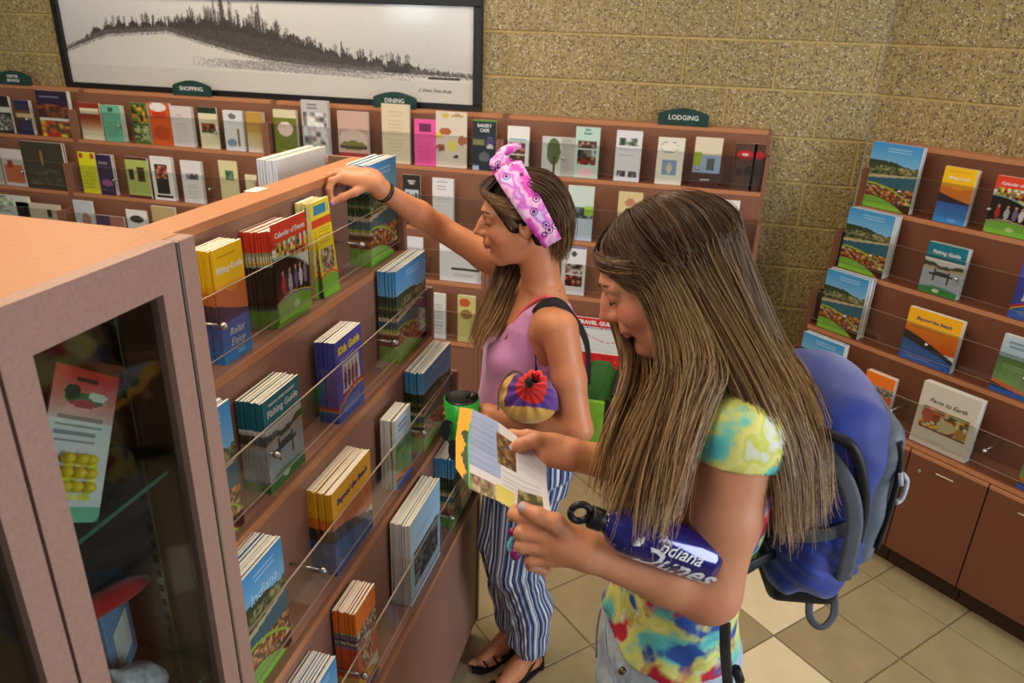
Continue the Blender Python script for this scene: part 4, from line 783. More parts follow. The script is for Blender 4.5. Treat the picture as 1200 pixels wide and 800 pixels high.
def strands(name, guides, n, rad, cols, parent, seg=18, spread=.008, depth=.02, wob=.006, view=None, seed=3, lenr=(.8, 1.03), order=None, sides=3, nclump=0, cl_amp=.007):
    """strands interpolated between neighbouring guide curves; cols(root->tip, strand random) gives the tone"""
    r = np.random.default_rng(seed); G = np.array([smooth_path(g, seg+6) for g in guides]); m = len(guides)
    V = []; Fq = []; T = []; tt = np.linspace(0, 1, seg); base = 0
    CW_ = np.hstack([r.uniform(3, 8, (nclump+1, 1)), r.uniform(0, 6.3, (nclump+1, 3)), r.normal(0, cl_amp, (nclump+1, 3)), r.normal(0, cl_amp*.8, (nclump+1, 3))])
    for s in range(n):
        q = r.uniform(0, m-1); i = min(int(q), m-2); f = q-i; C0 = G[i]*(1-f)+G[i+1]*f; L = r.uniform(*lenr); ts = np.clip(tt*L, 0, 1.0)*(len(C0)-1)
        j = np.clip(ts.astype(int), 0, len(C0)-2); u = (ts-j)[:, None]; P = C0[j]*(1-u)+C0[j+1]*u
        if nclump:
            kc = r.integers(nclump); qc = (kc+.5)/nclump*(m-1); ic = min(int(qc), m-2); fc = qc-ic; q2_ = np.clip(qc+r.normal(0, .75*(m-1)/nclump), 0, m-1); i = min(int(q2_), m-2); f = q2_-i
            C0 = G[i]*(1-f)+G[i+1]*f; Cc = G[ic]*(1-fc)+G[ic+1]*fc; P = C0[j]*(1-u)+C0[j+1]*u; Pc = Cc[j]*(1-u)+Cc[j+1]*u; bl_ = (.75*tt**1.2)[:, None]; cw = CW_[kc]
            P = P*(1-bl_)+Pc*bl_+(np.sin(tt[:, None]*cw[0]+cw[1:4])*cw[4:7]+cw[7:10])*tt[:, None]
        over = np.maximum(tt*L-1, 0)[:, None]; P = P+over*(C0[-1]-C0[-3])*3
        ramp = (.25+.75*tt)[:, None]; inw = np.array(view)*r.uniform(0, depth) if view is not None else 0
        ph = r.uniform(0, 6.28, 3); am = r.normal(0, wob, 3); clump = r.normal(0, spread, 3)
        P = P+inw*ramp+clump*ramp+np.sin(tt[:, None]*r.uniform(2, 7)+ph)*am*ramp
        Tn = np.gradient(P, axis=0); Tn /= np.linalg.norm(Tn, axis=1)[:, None]+1e-9; a = np.cross(Tn, [.3, .8, .1]); a /= np.linalg.norm(a, axis=1)[:, None]+1e-9; b = np.cross(Tn, a)
        rr = rad*r.uniform(.6, 1.3)*(1-.75*tt**3)[:, None]
        ring = np.stack([P+rr*(math.cos(2*math.pi*k/sides)*a+math.sin(2*math.pi*k/sides)*b) for k in range(sides)], 1).reshape(-1, 3); V.append(ring)
        cc = cols(tt, r, f+i); T.append(np.repeat(cc, sides, 0))
    idx = np.arange(seg*sides).reshape(seg, sides); q = np.stack([idx[:-1], np.roll(idx, -1, 1)[:-1], np.roll(idx, -1, 1)[1:], idx[1:]], -1).reshape(-1, 4)
    Q = (q[None]+np.arange(n)[:, None, None]*seg*sides).reshape(-1, 4)
    return obj(name, mesh_np(name, np.vstack(V), Q, HAIR, {'tone': np.vstack(T)}), parent)
def hair_cols(dark, mid, light, pl=.25):
    D_, M_, L_ = lin(dark), lin(mid), lin(light)
    def f(t, r, g):
        k = r.random(); tip = np.clip((t-.35)/.6, 0, 1)[:, None]; root = D_*(1-k*.6)+M_*k*.6; end = M_ if r.random() > pl else L_; end = M_*(1-k*.3)+end*k*.3 if r.random() > pl*1.3 else L_
        return (root*(1-tip)+end*tip)*r.uniform(.8, 1.15)
    return f
# ================================================================ person reaching over the rack (lilac top)
f1 = np.array([-.95, -.31, 0]); f1 /= np.linalg.norm(f1); l1 = np.array([-f1[1], f1[0], 0]); B1 = np.array([-.372, 1.805, 0])
def q1(f, l, z): return B1+f*f1+l*l1+np.array([0, 0, z])
SK1 = skin_mat('tanned_skin', 0); SK2 = skin_mat('fair_skin', 0)
def lv(B, f, rows): return [(z, B[0]+o*f[0], B[1]+o*f[1], a, b) for z, o, a, b in rows]
T1 = [(.78, .0, .10, .15), (.88, -.01, .118, .172), (.98, .0, .10, .150), (1.06, .005, .088, .128), (1.15, .005, .098, .134), (1.23, .0, .104, .146), (1.30, -.005, .095, .150), (1.345, -.01, .066, .115), (1.375, -.015, .045, .055)]
H1 = np.array([-.420, 1.785, 1.560]); M1 = rotm((-.95, -.30, -.13))
shL, elL, wrL = q1(-.042, .158, 1.325), np.array([-.207, 1.590, 1.098]), np.array([-.452, 1.628, 1.082])
shR, elR, wrR = np.array([-.425, 1.945, 1.340]), np.array([-.668, 1.880, 1.492]), np.array([-.757, 1.705, 1.620])
b = Fld(); b.loft(lv(B1, f1, T1), f1[:2], .02)
b.cone(q1(-.02, .0, 1.34), q1(-.02, .14, 1.325), .040, .044, .03).cone(q1(-.02, 0, 1.34), shR, .04, .045, .03)
for s in (1, -1): b.ell(q1(.070, .066*s, 1.205), (.052, .056, .054), M1, .03)
b.cone(q1(-.02, 0, 1.33), H1+M1.T@np.array([-.035, 0, -.05]), .052, .050, .03)
b.chain([shL, (shL+elL)/2, elL], [.047, .040, .034], .02); b.chain([elL, elL*.62+wrL*.38, wrL], [.034, .036, .0235], .015)
b.chain([shR, (shR+elR)/2, elR], [.046, .040, .034], .02); b.chain([elR, elR*.62+wrR*.38, wrR], [.034, .034, .0225], .015)
wh1 = head_field(b, H1, M1)
# right hand pinching the leaflet
A = lambda x, y, d: at(x, y, d)
pR = [A(449, 213, 1.84), A(425, 206, 1.825), A(403, 203, 1.81)]
b.chain([wrR, A(432, 208, 1.83)], [.0235, .024], .012); b.chain([A(440, 212, 1.83), A(404, 204, 1.81)], [.021, .015], .012); b.chain([A(440, 216, 1.82), A(402, 209, 1.80)], [.020, .015], .012); b.chain([A(438, 208, 1.845), A(408, 199, 1.835)], [.019, .013], .012)
finger(b, [A(402, 207, 1.795), A(389, 212, 1.785), A(386, 222, 1.785), A(387.5, 230, 1.79)], .0098, .0072)
finger(b, [A(402, 201, 1.815), A(385, 206, 1.81), A(380, 216, 1.81), A(383, 225, 1.81)], .0095, .007)
finger(b, [A(406, 198, 1.835), A(391, 202, 1.835), A(386, 211, 1.835), A(388, 219, 1.83)], .009, .0068)
finger(b, [A(412, 197, 1.855), A(399, 200, 1.86), A(394, 208, 1.86), A(396, 215, 1.855)], .008, .006)
finger(b, [A(432, 217, 1.815), A(416, 225, 1.80), A(401, 231, 1.795), A(390, 237, 1.79)], .0115, .0078, .006)
# left hand round the cup
CUP = np.array([-.512, 1.600, 1.0]); hz = 1.068
def rc(a, r, z): return np.array([CUP[0]+r*math.cos(R_(a)), CUP[1]+r*math.sin(R_(a)), z])
b.chain([wrL, rc(30, .062, hz+.005)], [.0225, .020], .012); b.chain([wrL, rc(42, .060, hz-.018)], [.020, .018], .012)
for k in range(4):
    z = hz+.024-.017*k; finger(b, [rc(38, .058, z), rc(75, .056, z), rc(115, .053, z-.002), rc(160+5*(k == 1), .051, z-.003)], .0088-.0006*k, .0066-.0004*k)
finger(b, [rc(8, .066, hz+.008), rc(-18, .060, hz+.018), rc(-50, .055, hz+.020), rc(-78, .053, hz+.018)], .0108, .0078, .006)
# feet
an = [np.array([-.348, 1.845, .085]), np.array([-.425, 1.935, .085])]; fd = np.array([-.56, -.83, 0])
for i, a in enumerate(an):
    b.chain([a+np.array([0, 0, .35]), a+np.array([0, 0, .12]), a], [.045, .034, .030], .02); b.cone(a-fd*.028+np.array([0, 0, -.055]), a+fd*.05+np.array([0, 0, -.045]), .026, .026, .02); b.cone(a, a+fd*.13+np.array([0, 0, -.062]), .028, .016, .03)
    sd = np.array([fd[1], -fd[0], 0])*(1 if i == 0 else -1); b.cone(a+fd*.05+np.array([0, 0, -.05]), a+fd*.135+sd*-.012+np.array([0, 0, -.065]), .028, .018, .02)
    for k in range(5): o = a+fd*(.155-.010*k)+sd*(-.026+.0135*k)+np.array([0, 0, -.069]); b.cone(o-fd*.03, o+fd*.018, .011-.001*k*.5, .0085-.0007*k, .004)
base1 = (206, 138, 98)
def paint1(P):
    w = wh1; sp = [(w(.094, 0, -.057), (.016, .023, .0085), (172, 82, 74), M1, .8)]
    sp += [(w(.062, .040*s, -.03), (.03, .03, .025), (214, 128, 98), M1, .5) for s in (1, -1)]
    sp += [(w(.076, .0325*s, .009), (.02, .021, .009), (150, 92, 68), M1, .5) for s in (1, -1)]
    sp += [(A(389, 238.5, 1.785), (.0055, .0055, .0055), (200, 170, 215), np.eye(3), 1.)]
    return tone(P, base1, sp)
g1 = sdf_obj('person', b, (-.92, 1.50, 0.0), (-.15, 2.03, 1.70), .0062, SK1, None, paint1, 1,
             fine=[(H1-np.array([.135, .11, .125]), H1+np.array([.12, .076, .13]), .0024), (A(449, 213, 1.84)+np.array([-.135, -.13, -.075]), A(449, 213, 1.84)+np.array([.01, .085, .04]), .0024), (CUP+np.array([-.07, -.07, .02]), CUP+np.array([.085, .075, .125]), .0026)])
tag(g1, 'person in lilac tank top and blue striped trousers reaching over the foreground rack', 'person')
LASH = mat('dark_lash', (28, 20, 18), .6); BROW1 = mat('brow_hair', (70, 46, 34), .7, .15, 300)
def face_bits(par, w, M, brow, openv=.0):
    for s in (1, -1):
        tube('eyelash', smooth_path([w(.080, .0185*s, .0055-openv), w(.0875, .026*s, .0035-openv), w(.0868, .036*s, .0025-openv), w(.0775, .0465*s, .0045)], 10), [.0006, .0011, .0014, .0015, .0015, .0015, .0014, .0013, .001, .0006], LASH, par, 5)
        lst = []
        for k in range(34):
            t = k/33; q = w(.0935-.018*t*t, (.012+.036*t)*s, .027+.007*math.sin(t*2.6)); d = w(.0935-.018*(t+.15)**2, (.012+.036*(t+.17))*s, .0295+.007*math.sin((t+.15)*2.6)+random.uniform(-.001, .001))
            o = M.T@np.array([0, 0, random.uniform(-.0022, .0022)]); lst.append(([q+o, (q+d)/2+o+M.T@np.array([.0012, 0, 0]), d+o], [.0006, .0005, .0002]))
        tubes('eyebrow', lst, brow, par, 4)
face_bits(g1, wh1, M1, BROW1)
# striped trousers
def fab(name, rough=.8): m = hair_mat(name, rough); m.node_tree.nodes['Principled BSDF'].inputs['Sheen Weight'].default_value = .3; return m
STRP = bpy.data.materials.new('striped_cotton'); STRP.use_nodes = True
def _st():
    nt = STRP.node_tree; K = nt.links.new; b_ = nt.nodes['Principled BSDF']; a = nt.nodes.new('ShaderNodeAttribute'); a.attribute_name = 'around'
    def wave(fr, ph, lo):
        m_ = nt.nodes.new('ShaderNodeMath'); m_.operation = 'MULTIPLY_ADD'; m_.inputs[1].default_value = fr; m_.inputs[2].default_value = ph; K(a.outputs['Fac'], m_.inputs[0])
        s_ = nt.nodes.new('ShaderNodeMath'); s_.operation = 'SINE'; K(m_.outputs[0], s_.inputs[0]); g = nt.nodes.new('ShaderNodeMath'); g.operation = 'GREATER_THAN'; g.inputs[1].default_value = lo; K(s_.outputs[0], g.inputs[0]); return g
    cur = L4((74, 88, 132))
    for fr, ph, lo, col in ((6.283/.016, 0, .55, (178, 196, 226)), (6.283/.0245, 1, .75, (34, 38, 66)), (6.283/.041, 2, .86, (226, 230, 240))):
        g = wave(fr, ph, lo); mx = nt.nodes.new('ShaderNodeMixRGB'); K(g.outputs[0], mx.inputs[0]); mx.inputs[2].default_value = L4(col)
        if isinstance(cur, tuple): mx.inputs[1].default_value = cur
        else: K(cur, mx.inputs[1])
        cur = mx.outputs[0]
    K(cur, b_.inputs['Base Color']); b_.inputs['Roughness'].default_value = .85
_st()
hp = np.array([-.385, 1.83, 0]); 
t = Fld(); t.loft([(.80, hp[0], hp[1]-.01, .135, .182), (.88, hp[0]+.008, hp[1]-.018, .140, .190), (.96, B1[0], B1[1], .124, .176), (1.02, B1[0], B1[1], .108, .155)], f1[:2], .03)
legs = []
for i, (kx, ky) in enumerate(((-.395, 1.775), (-.462, 1.875))):
    a = an[i]; pts = [np.array([hp[0]+l1[0]*(.08, -.08)[i], hp[1]+l1[1]*(.08, -.08)[i], .84]), np.array([kx, ky, .50]), a*np.array([1, 1, 0])+np.array([-.01, 0, .27]), a*np.array([1, 1, 0])+np.array([-.004, 0, .145]), a*np.array([1, 1, 0])+np.array([0, 0, .118])]
    legs.append(pts); t.chain(pts, [.104, .076, .074, .062, .046], .03)
t.warp(lambda X, Y, Z: .0028*np.sin(62*Z+9*np.sin(26*X)+7*Y)*(Z < .5)+.003*np.sin(95*X+38*Y+6*Z)*np.exp(-((Z-.2)/.16)**2)+.0032*np.sin(48*X+60*Y+9*Z)*(Z > .45)+0*X)
def paint_l(P):
    out = np.zeros(len(P)); best = np.full(len(P), 9.)
    for i, pts in enumerate(legs):
        zz = [q[2] for q in pts[::-1]]; cx = np.interp(P[:, 2], zz, [q[0] for q in pts[::-1]]); cy = np.interp(P[:, 2], zz, [q[1] for q in pts[::-1]]); d = np.hypot(P[:, 0]-cx, P[:, 1]-cy)
        th = np.arctan2(P[:, 1]-cy, P[:, 0]-cx)*.085; m = d < best; out[m] = th[m]+.5*i; best[m] = d[m]
    up = P[:, 2] > .86; th = np.arctan2(P[:, 1]-hp[1], P[:, 0]-hp[0])*.14; out[up] = th[up]; return {'around': out}
sdf_obj('striped_trousers', t, (-.62, 1.56, .08), (-.16, 2.08, 1.06), .006, STRP, g1, paint_l, 1)
# tank top, strap of the pink undergarment
LIL = mat('lilac_jersey', (214, 148, 206), .8, .03, 30, .2, sheen=.4); PINK = mat('coral_strap', (236, 110, 110), .6)
t = Fld(); t.loft(lv(B1, f1, [(.93, .015, .140, .170), (1.0, .022, .136, .162), (1.06, .024, .128, .150), (1.15, .020, .122, .150), (1.23, .008, .116, .155), (1.30, -.003, .102, .157), (1.345, -.01, .074, .13), (1.375, -.015, .052, .066)]), f1[:2], .02)
t.cone(q1(-.02, .0, 1.346), q1(-.02, .13, 1.332), .044, .046, .03).cone(q1(-.02, 0, 1.346), q1(-.02, -.13, 1.346), .044, .046, .03)
for s in (1, -1): t.ell(q1(.080, .066*s, 1.205), (.052, .058, .054), M1, .03)
t.warp(lambda X, Y, Z: .0022*np.sin(55*Y+22*Z+14*X)+.0016*np.sin(110*X+30*Z)*(Z < 1.15)+0*X)
t.cone(q1(-.02, 0, 1.42), q1(.13, 0, 1.31), .100, .085, .01, -1)
for s in (1, -1): t.cone(q1(-.03, .215*s, 1.24), q1(-.01, .185*s, 1.45), .078, .098, .01, -1)
sdf_obj('tank_top', t, (-.60, 1.58, .92), (-.16, 2.04, 1.42), .005, LIL, g1, None, 1)
tube('bra_strap', smooth_path([q1(.085, .095, 1.27), q1(.045, .088, 1.345), q1(-.02, .080, 1.382), q1(-.09, .072, 1.33), q1(-.11, .07, 1.28)], 14), .0042, PINK, g1, 8)
SILV = mat('silver', (210, 205, 195), .2, .02, 50, metal=1)
nk = tube('necklace', smooth_path([q1(-.055, .045, 1.385), q1(.0, .062, 1.365), q1(.055, .035, 1.325), q1(.080, 0, 1.300), q1(.055, -.035, 1.325)], 20), .0009, SILV, g1, 5)
HB = mat('black_elastic', (22, 20, 22), .7)
wv = (wrR-elR)/np.linalg.norm(wrR-elR); wa_ = np.cross(wv, [0, 0, 1]); wa_ /= np.linalg.norm(wa_); wb_ = np.cross(wv, wa_); 
tag(tubes('hair_elastic', [([wrR-wv*(.006+.008*k)+.0252*(math.cos(a)*wa_+math.sin(a)*wb_) for a in np.linspace(0, 6.3, 26)], .0028) for k in range(2)], HB, None, 6), 'pair of black elastic bands round the raised wrist', 'bracelet')
# sandals
for i, a in enumerate(an):
    s = thing('sandal', ('black studded strappy sandal nearer the camera, on the foot pointing at the rack', 'black strappy sandal on the rear foot beside the rack base')[i], 'sandal', tuple(a*np.array([1, 1, 0])), 0, 'pair of sandals')
    sd = np.array([fd[1], -fd[0], 0]); P = lambda f, l, z: fd*f+sd*l+np.array([0, 0, z])
    out = [(-.06, .0), (-.052, .026), (0, .030), (.06, .036), (.12, .040), (.165, .026), (.185, .0), (.165, -.028), (.12, -.040), (.06, -.036), (0, -.030), (-.052, -.026)]
    v = [P(x, y, 0.001) for x, y in out]+[P(x, y, .007) for x, y in out]; n = len(out)
    obj('sole', mk('sole', v, [tuple(range(n)), tuple(range(n, 2*n))[::-1]]+[(k, n+k, n+(k+1) % n, (k+1) % n) for k in range(n)], HB), s)
    L_ = [([P(-.045, y*.0, .03+.0*y) for y in (0, 1)], .001)]
    st = [[P(-.03, .036, .01), P(-.035, .034, .05), P(-.028, .02, .088), P(.02, .0, .098), P(-.028, -.02, .088), P(-.035, -.034, .05), P(-.03, -.036, .01)], [P(-.05, .02, .03), P(-.062, 0, .07), P(-.05, -.02, .03)],
          [P(.10, .040, .012), P(.095, .022, .036), P(.10, 0, .044), P(.105, -.022, .036), P(.10, -.040, .012)], [P(.135, .040, .010), P(.135, .02, .030), P(.14, 0, .032), P(.14, -.02, .028), P(.135, -.038, .010)],
          [P(.02, 0, .100), P(.06, 0, .066), P(.10, 0, .046), P(.155, -.006, .016)], [P(-.02, .028, .082), P(.04, .036, .04), P(.08, .038, .012)], [P(-.02, -.028, .082), P(.04, -.036, .04), P(.08, -.038, .012)],
          [P(-.04, .032, .10), P(.0, .035, .108), P(.03, .0, .110), P(0, -.035, .108), P(-.04, -.032, .10), P(-.055, 0, .098), P(-.04, .032, .10)]]
    tubes('strap', [(smooth_path(q, 16), .0036) for q in st], HB, s, 6)
    tubes('studs', [([P(.13, -.035+.009*k, .02+.014*math.sin(math.pi*(k+.5)/9)), P(.13, -.035+.009*k, .026+.014*math.sin(math.pi*(k+.5)/9))], [.0026, .001]) for k in range(9)], SILV, s, 6)['kind'] = 'stuff'
# hair: dark under-cap, quiff, long locks behind and over the far shoulder
def cap(par, H, M, w, infl, cut, col, name='hair_cap'):
    t = Fld(); t.ell(w(-.018, 0, .032), np.array((.093, .073, .075))+infl, M, .01); t.ell(w(.0, 0, .030), np.array((.078, .070, .070))+infl, M, .02); t.ell(w(-.045, 0, -.02), (.062, .062, .07), M, .02)
    for c, r in cut: t.ell(w(*c), r, M, .01, -1)
    HM = mat('hair_base_'+name, tuple(q*.7 for q in col), .9, .2, 120, .5, spec=.1)
    return sdf_obj(name, t, H-.15, H+.15, .004, HM, par, None, 1)
cap(g1, H1, M1, wh1, .006, [((.105, 0, -.03), (.085, .10, .092)), ((.03, .085, -.05), (.04, .03, .035)), ((.03, -.085, -.05), (.04, .03, .035))], (62, 44, 32))
hc1 = hair_cols((54, 38, 28), (112, 78, 50), (186, 146, 98), .22)
w = wh1
G = [[w(.040, .020, .116), w(.074, .042, .092), w(.072, .064, .070), w(.042, .084, .042), w(.008, .088, .022)], [w(.042, .0, .118), w(.084, .012, .100), w(.088, .046, .086), w(.058, .076, .060), w(.015, .088, .042)],
     [w(.045, -.02, .114), w(.082, -.012, .096), w(.088, .014, .086), w(.078, .056, .080), w(.03, .082, .068)], [w(.045, -.03, .110), w(.078, -.04, .080), w(.080, -.066, .065), w(.05, -.08, .03), w(.01, -.085, -.0)]]
strands('hair_quiff', G, 420, .0009, hc1, g1, 14, .004, .006, .003, M1.T@np.array([-1, 0, -.3]), 5)
G = [[w(.038, .078, .060), w(.040, .082, .035), w(.034, .080, .012), w(.028, .078, -.002)], [w(.020, .080, .060), w(.026, .086, .03), w(.018, .085, .010), w(.012, .083, .002)]]
strands('hair_sideburn', G, 110, .0007, hc1, g1, 10, .004, .003, .002, None, 6)
G = [[w(-.012, .060, .100), w(-.055, .075, .070), w(-.085, .072, .015), w(-.090, .060, -.050), w(-.080, .045, -.100)], [w(-.020, .035, .118), w(-.080, .050, .092), w(-.118, .050, .030), w(-.118, .040, -.045), w(-.100, .03, -.110)],
     [w(-.020, .0, .124), w(-.090, .0, .100), w(-.130, .0, .030), w(-.130, .0, -.050), w(-.105, 0, -.115)], [w(-.020, -.04, .115), w(-.080, -.05, .090), w(-.118, -.05, .030), w(-.115, -.05, -.05), w(-.09, -.05, -.12)]]
strands('hair_back', G, 1100, .0010, hc1, g1, 16, .006, .016, .004, M1.T@np.array([1, -.2, 0]), 7)
G = [[w(-.040, -.07, -.03), A(610, 318, 1.975), A(599, 343, 1.945), A(588, 370, 1.905), A(570, 402, 1.87)], [w(-.03, -.075, -.03), A(597, 314, 1.98), A(588, 338, 1.96), A(574, 368, 1.925), A(560, 402, 1.89)], [w(-.02, -.08, -.02), A(583, 310, 1.98), A(576, 335, 1.965), A(562, 366, 1.935), A(548, 404, 1.90)]]
strands('hair_lock', G, 900, .0010, hc1, g1, 18, .007, .016, .004, (.2, .8, 0), 8)
# head scarf
SC1 = bpy.data.materials.new('patterned_scarf'); SC1.use_nodes = True
def _sc():
    nt = SC1.node_tree; K = nt.links.new; b_ = nt.nodes['Principled BSDF']; tc = nt.nodes.new('ShaderNodeTexCoord'); n = nt.nodes.new('ShaderNodeTexNoise'); n.inputs['Scale'].default_value = 18; K(tc.outputs['Object'], n.inputs['Vector'])
    r = nt.nodes.new('ShaderNodeValToRGB'); e = r.color_ramp.elements; e[0].position = .34; e[0].color = L4((170, 40, 160)); e[1].position = .68; e[1].color = L4((206, 200, 240))
    for p_, c_ in ((.45, (226, 84, 190)), (.53, (244, 200, 232)), (.60, (206, 90, 200))): x = e.new(p_); x.color = L4(c_)
    K(n.outputs[0], r.inputs[0]); v = nt.nodes.new('ShaderNodeTexVoronoi'); v.inputs['Scale'].default_value = 34; K(tc.outputs['Object'], v.inputs['Vector'])
    cr = nt.nodes.new('ShaderNodeValToRGB'); cr.color_ramp.interpolation = 'CONSTANT'; e = cr.color_ramp.elements; e[0].color = (0, 0, 0, 1); e[1].position = .16; e[1].color = (1, 1, 1, 1)
    x = e.new(.26); x.color = (0, 0, 0, 1); x = e.new(.33); x.color = (1, 1, 1, 1)
    K(v.outputs['Distance'], cr.inputs[0]); mx = nt.nodes.new('ShaderNodeMixRGB'); K(cr.outputs[0], mx.inputs[0]); mx.inputs[1].default_value = L4((70, 24, 92)); K(r.outputs[0], mx.inputs[2]); K(mx.outputs[0], b_.inputs['Base Color']); b_.inputs['Roughness'].default_value = .7
_sc()
def band(name, pts, nrm, wid, m, parent, th=.002):
    """flat cloth or webbing band: pts path, nrm outward directions, wid widths"""
    P = np.array(pts, float); N = np.array(nrm, float); N /= np.linalg.norm(N, axis=1)[:, None]; T = np.gradient(P, axis=0); T /= np.linalg.norm(T, axis=1)[:, None]+1e-9; S = np.cross(T, N); S /= np.linalg.norm(S, axis=1)[:, None]; wid = np.broadcast_to(wid, (len(P),))[:, None]
    k = 5; v = []
    for j in range(k):
        s = j/(k-1)*2-1; v.append(P+S*wid/2*s+N*(th+.10*wid*(1-s*s)*.35))
    for j in range(k): s = j/(k-1)*2-1; v.append(P+S*wid/2*s)
    n = len(P); V = np.stack(v, 1).reshape(-1, 3); K = 2*k; f = []; ring = list(range(k))+list(range(2*k-1, k-1, -1))
    for i in range(n-1):
        for a in range(K): p0, p1 = ring[a], ring[(a+1) % K]; f.append((i*K+p0, i*K+p1, (i+1)*K+p1, (i+1)*K+p0))
    f += [tuple(ring)[::-1], tuple((n-1)*K+x for x in ring)]
    return obj(name, mk(name, V, f, m, smooth=True), parent)
sf = thing('head_scarf', 'pink and purple patterned head scarf knotted on top of the head', 'scarf', tuple(H1))
pts, nr = [], []
for a in np.linspace(-4, 184, 40):
    a = R_(a); p = np.array([.028-.085*(1-math.sin(a))-.006, .093*math.cos(a), .012+.124*math.sin(a)-.045*(1-math.sin(a))]); pts.append(M1.T@p); nr.append(M1.T@np.array([0.05, math.cos(a), math.sin(a)]))
band('scarf_band', pts, nr, [.048+.030*math.sin(math.pi*k/39) for k in range(40)], SC1, sf, .005)
kt = M1.T@np.array([.028, 0, .146])
tubes('scarf_knot', [([kt+M1.T@np.array([-.02, 0, -.008]), kt, kt+M1.T@np.array([.022, .004, -.002])], [.010, .018, .010]), (smooth_path([kt, kt+M1.T@np.array([.005, -.015, .015]), kt+M1.T@np.array([-.03, -.045, .024]), kt+M1.T@np.array([-.05, -.065, .02])], 8), [.007, .009, .012, .012, .012, .010, .008, .003]), (smooth_path([kt, kt+M1.T@np.array([.02, .02, .006]), kt+M1.T@np.array([.03, .035, -.01])], 6), [.008, .012, .013, .012, .009, .003])], SC1, sf, 10)
# cup and sunglasses
GC = mat('green_plastic', (48, 176, 66), .3); BL = mat('dark_lid', (18, 22, 24), .25)
cu = thing('travel_cup', 'green cup with black lid held at the person in lilac\'s waist', 'cup', tuple(CUP))
tubes('cup_body', [([(0, 0, 0), (0, 0, .003), (0, 0, .13), (0, 0, .131), (0, 0, .124)], [.032, .035, .046, .044, .043])], GC, cu, 28)
tubes('lid', [([(0, 0, .112), (0, 0, .1325), (0, 0, .134)], [.040, .0425, .038]), ([(.012, .004, .122), (.030, .01, .136), (.040, .012, .138)], [.012, .013, .006])], BL, cu, 24)
gl = thing('sunglasses', 'black sunglasses dangling from the hand beside the green cup', 'glasses', tuple(A(527, 505, 1.86)))
o0 = A(527, 505, 1.86); g_ = lambda x, y, d=1.86: A(x, y, d)-o0
lens = []
for cx, cy in ((522, 504), (531, 527)):
    lens.append(([g_(cx-.0, cy, 1.858), g_(cx, cy, 1.862)], [1, 1]))
    ell = [g_(cx+6.5*math.cos(a)*.9-4*math.sin(a)*.0, cy+12*math.sin(a)) for a in np.linspace(0, 6.283, 20)[:-1]]; v = ell+[g_(cx+6.5*math.cos(a)*.9, cy+12*math.sin(a), 1.866) for a in np.linspace(0, 6.283, 20)[:-1]]; n = 19
    obj('lens', mk('lens', v, [tuple(range(n)), tuple(range(n, 2*n))[::-1]]+[(k, n+k, n+(k+1) % n, (k+1) % n) for k in range(n)], BL), gl)
tubes('temple', [(smooth_path([g_(523, 492), g_(534, 500, 1.88), g_(538, 515, 1.90), g_(534, 534, 1.90)], 10), .0028), (smooth_path([g_(524, 515), g_(528, 518), g_(530, 521)], 6), .003)], BL, gl, 8)
# drawstring pouch
PU = np.array(ony(617, 466, 1.568)); MP = rotm((-.15, -.75, .55)); PX = Fld(); pw_ = lambda x, y, z: PU+MP.T@np.array([x, y, z])
PX.ell(pw_(-.005, .0, .0), (.060, .078, .060), MP, .01); PX.cone(pw_(.030, .022, .022), pw_(.056, .030, .032), .034, .030, .02); PX.cone(pw_(.050, .029, .030), pw_(.10, .042, .048), .012, .013, .004, -1)
PX.warp(lambda X, Y, Z: (lambda a, r: .0035*np.sin(13*a)*np.clip(r, 0, 1))(np.arctan2((X-PU[0])*MP[2][0]+(Y-PU[1])*MP[2][1]+(Z-PU[2])*MP[2][2]-.02, (X-PU[0])*MP[1][0]+(Y-PU[1])*MP[1][1]+(Z-PU[2])*MP[1][2]-.026), ((X-PU[0])*MP[0][0]+(Y-PU[1])*MP[0][1]+(Z-PU[2])*MP[0][2])/.05))
def paintp(P):
    q = (P-PU)@MP.T; T = np.tile(lin((222, 176, 84)), (len(P), 1)); r = np.hypot(q[:, 1]-.028, q[:, 2]-.028)
    T[(q[:, 2] > -.030+.2*q[:, 1]) & (q[:, 1] > -.035)] = lin((92, 52, 148)); T[(q[:, 1] < -.062)] = lin((176, 30, 32)); T[(q[:, 0] > .040) & (r < .044)] = lin((226, 34, 34)); T[(r < .013) & (q[:, 0] > .02)] = lin((20, 12, 14)); return {'tone': T}
FB = fab('pieced_cotton')
po = tag(sdf_obj('drawstring_pouch', PX, PU-.11, PU+.12, .003, FB, None, paintp, 1), 'purple, yellow and red drawstring pouch resting on the bent forearm', 'pouch')
tube('drawstring', smooth_path([pw_(.055, .0, .045), pw_(.050, -.030, .050), pw_(.048, -.050, .025), pw_(.050, -.052, -.01), pw_(.040, -.045, -.05)], 20), .0026, mat('grey_cord', (96, 84, 74), .8), po, 6)
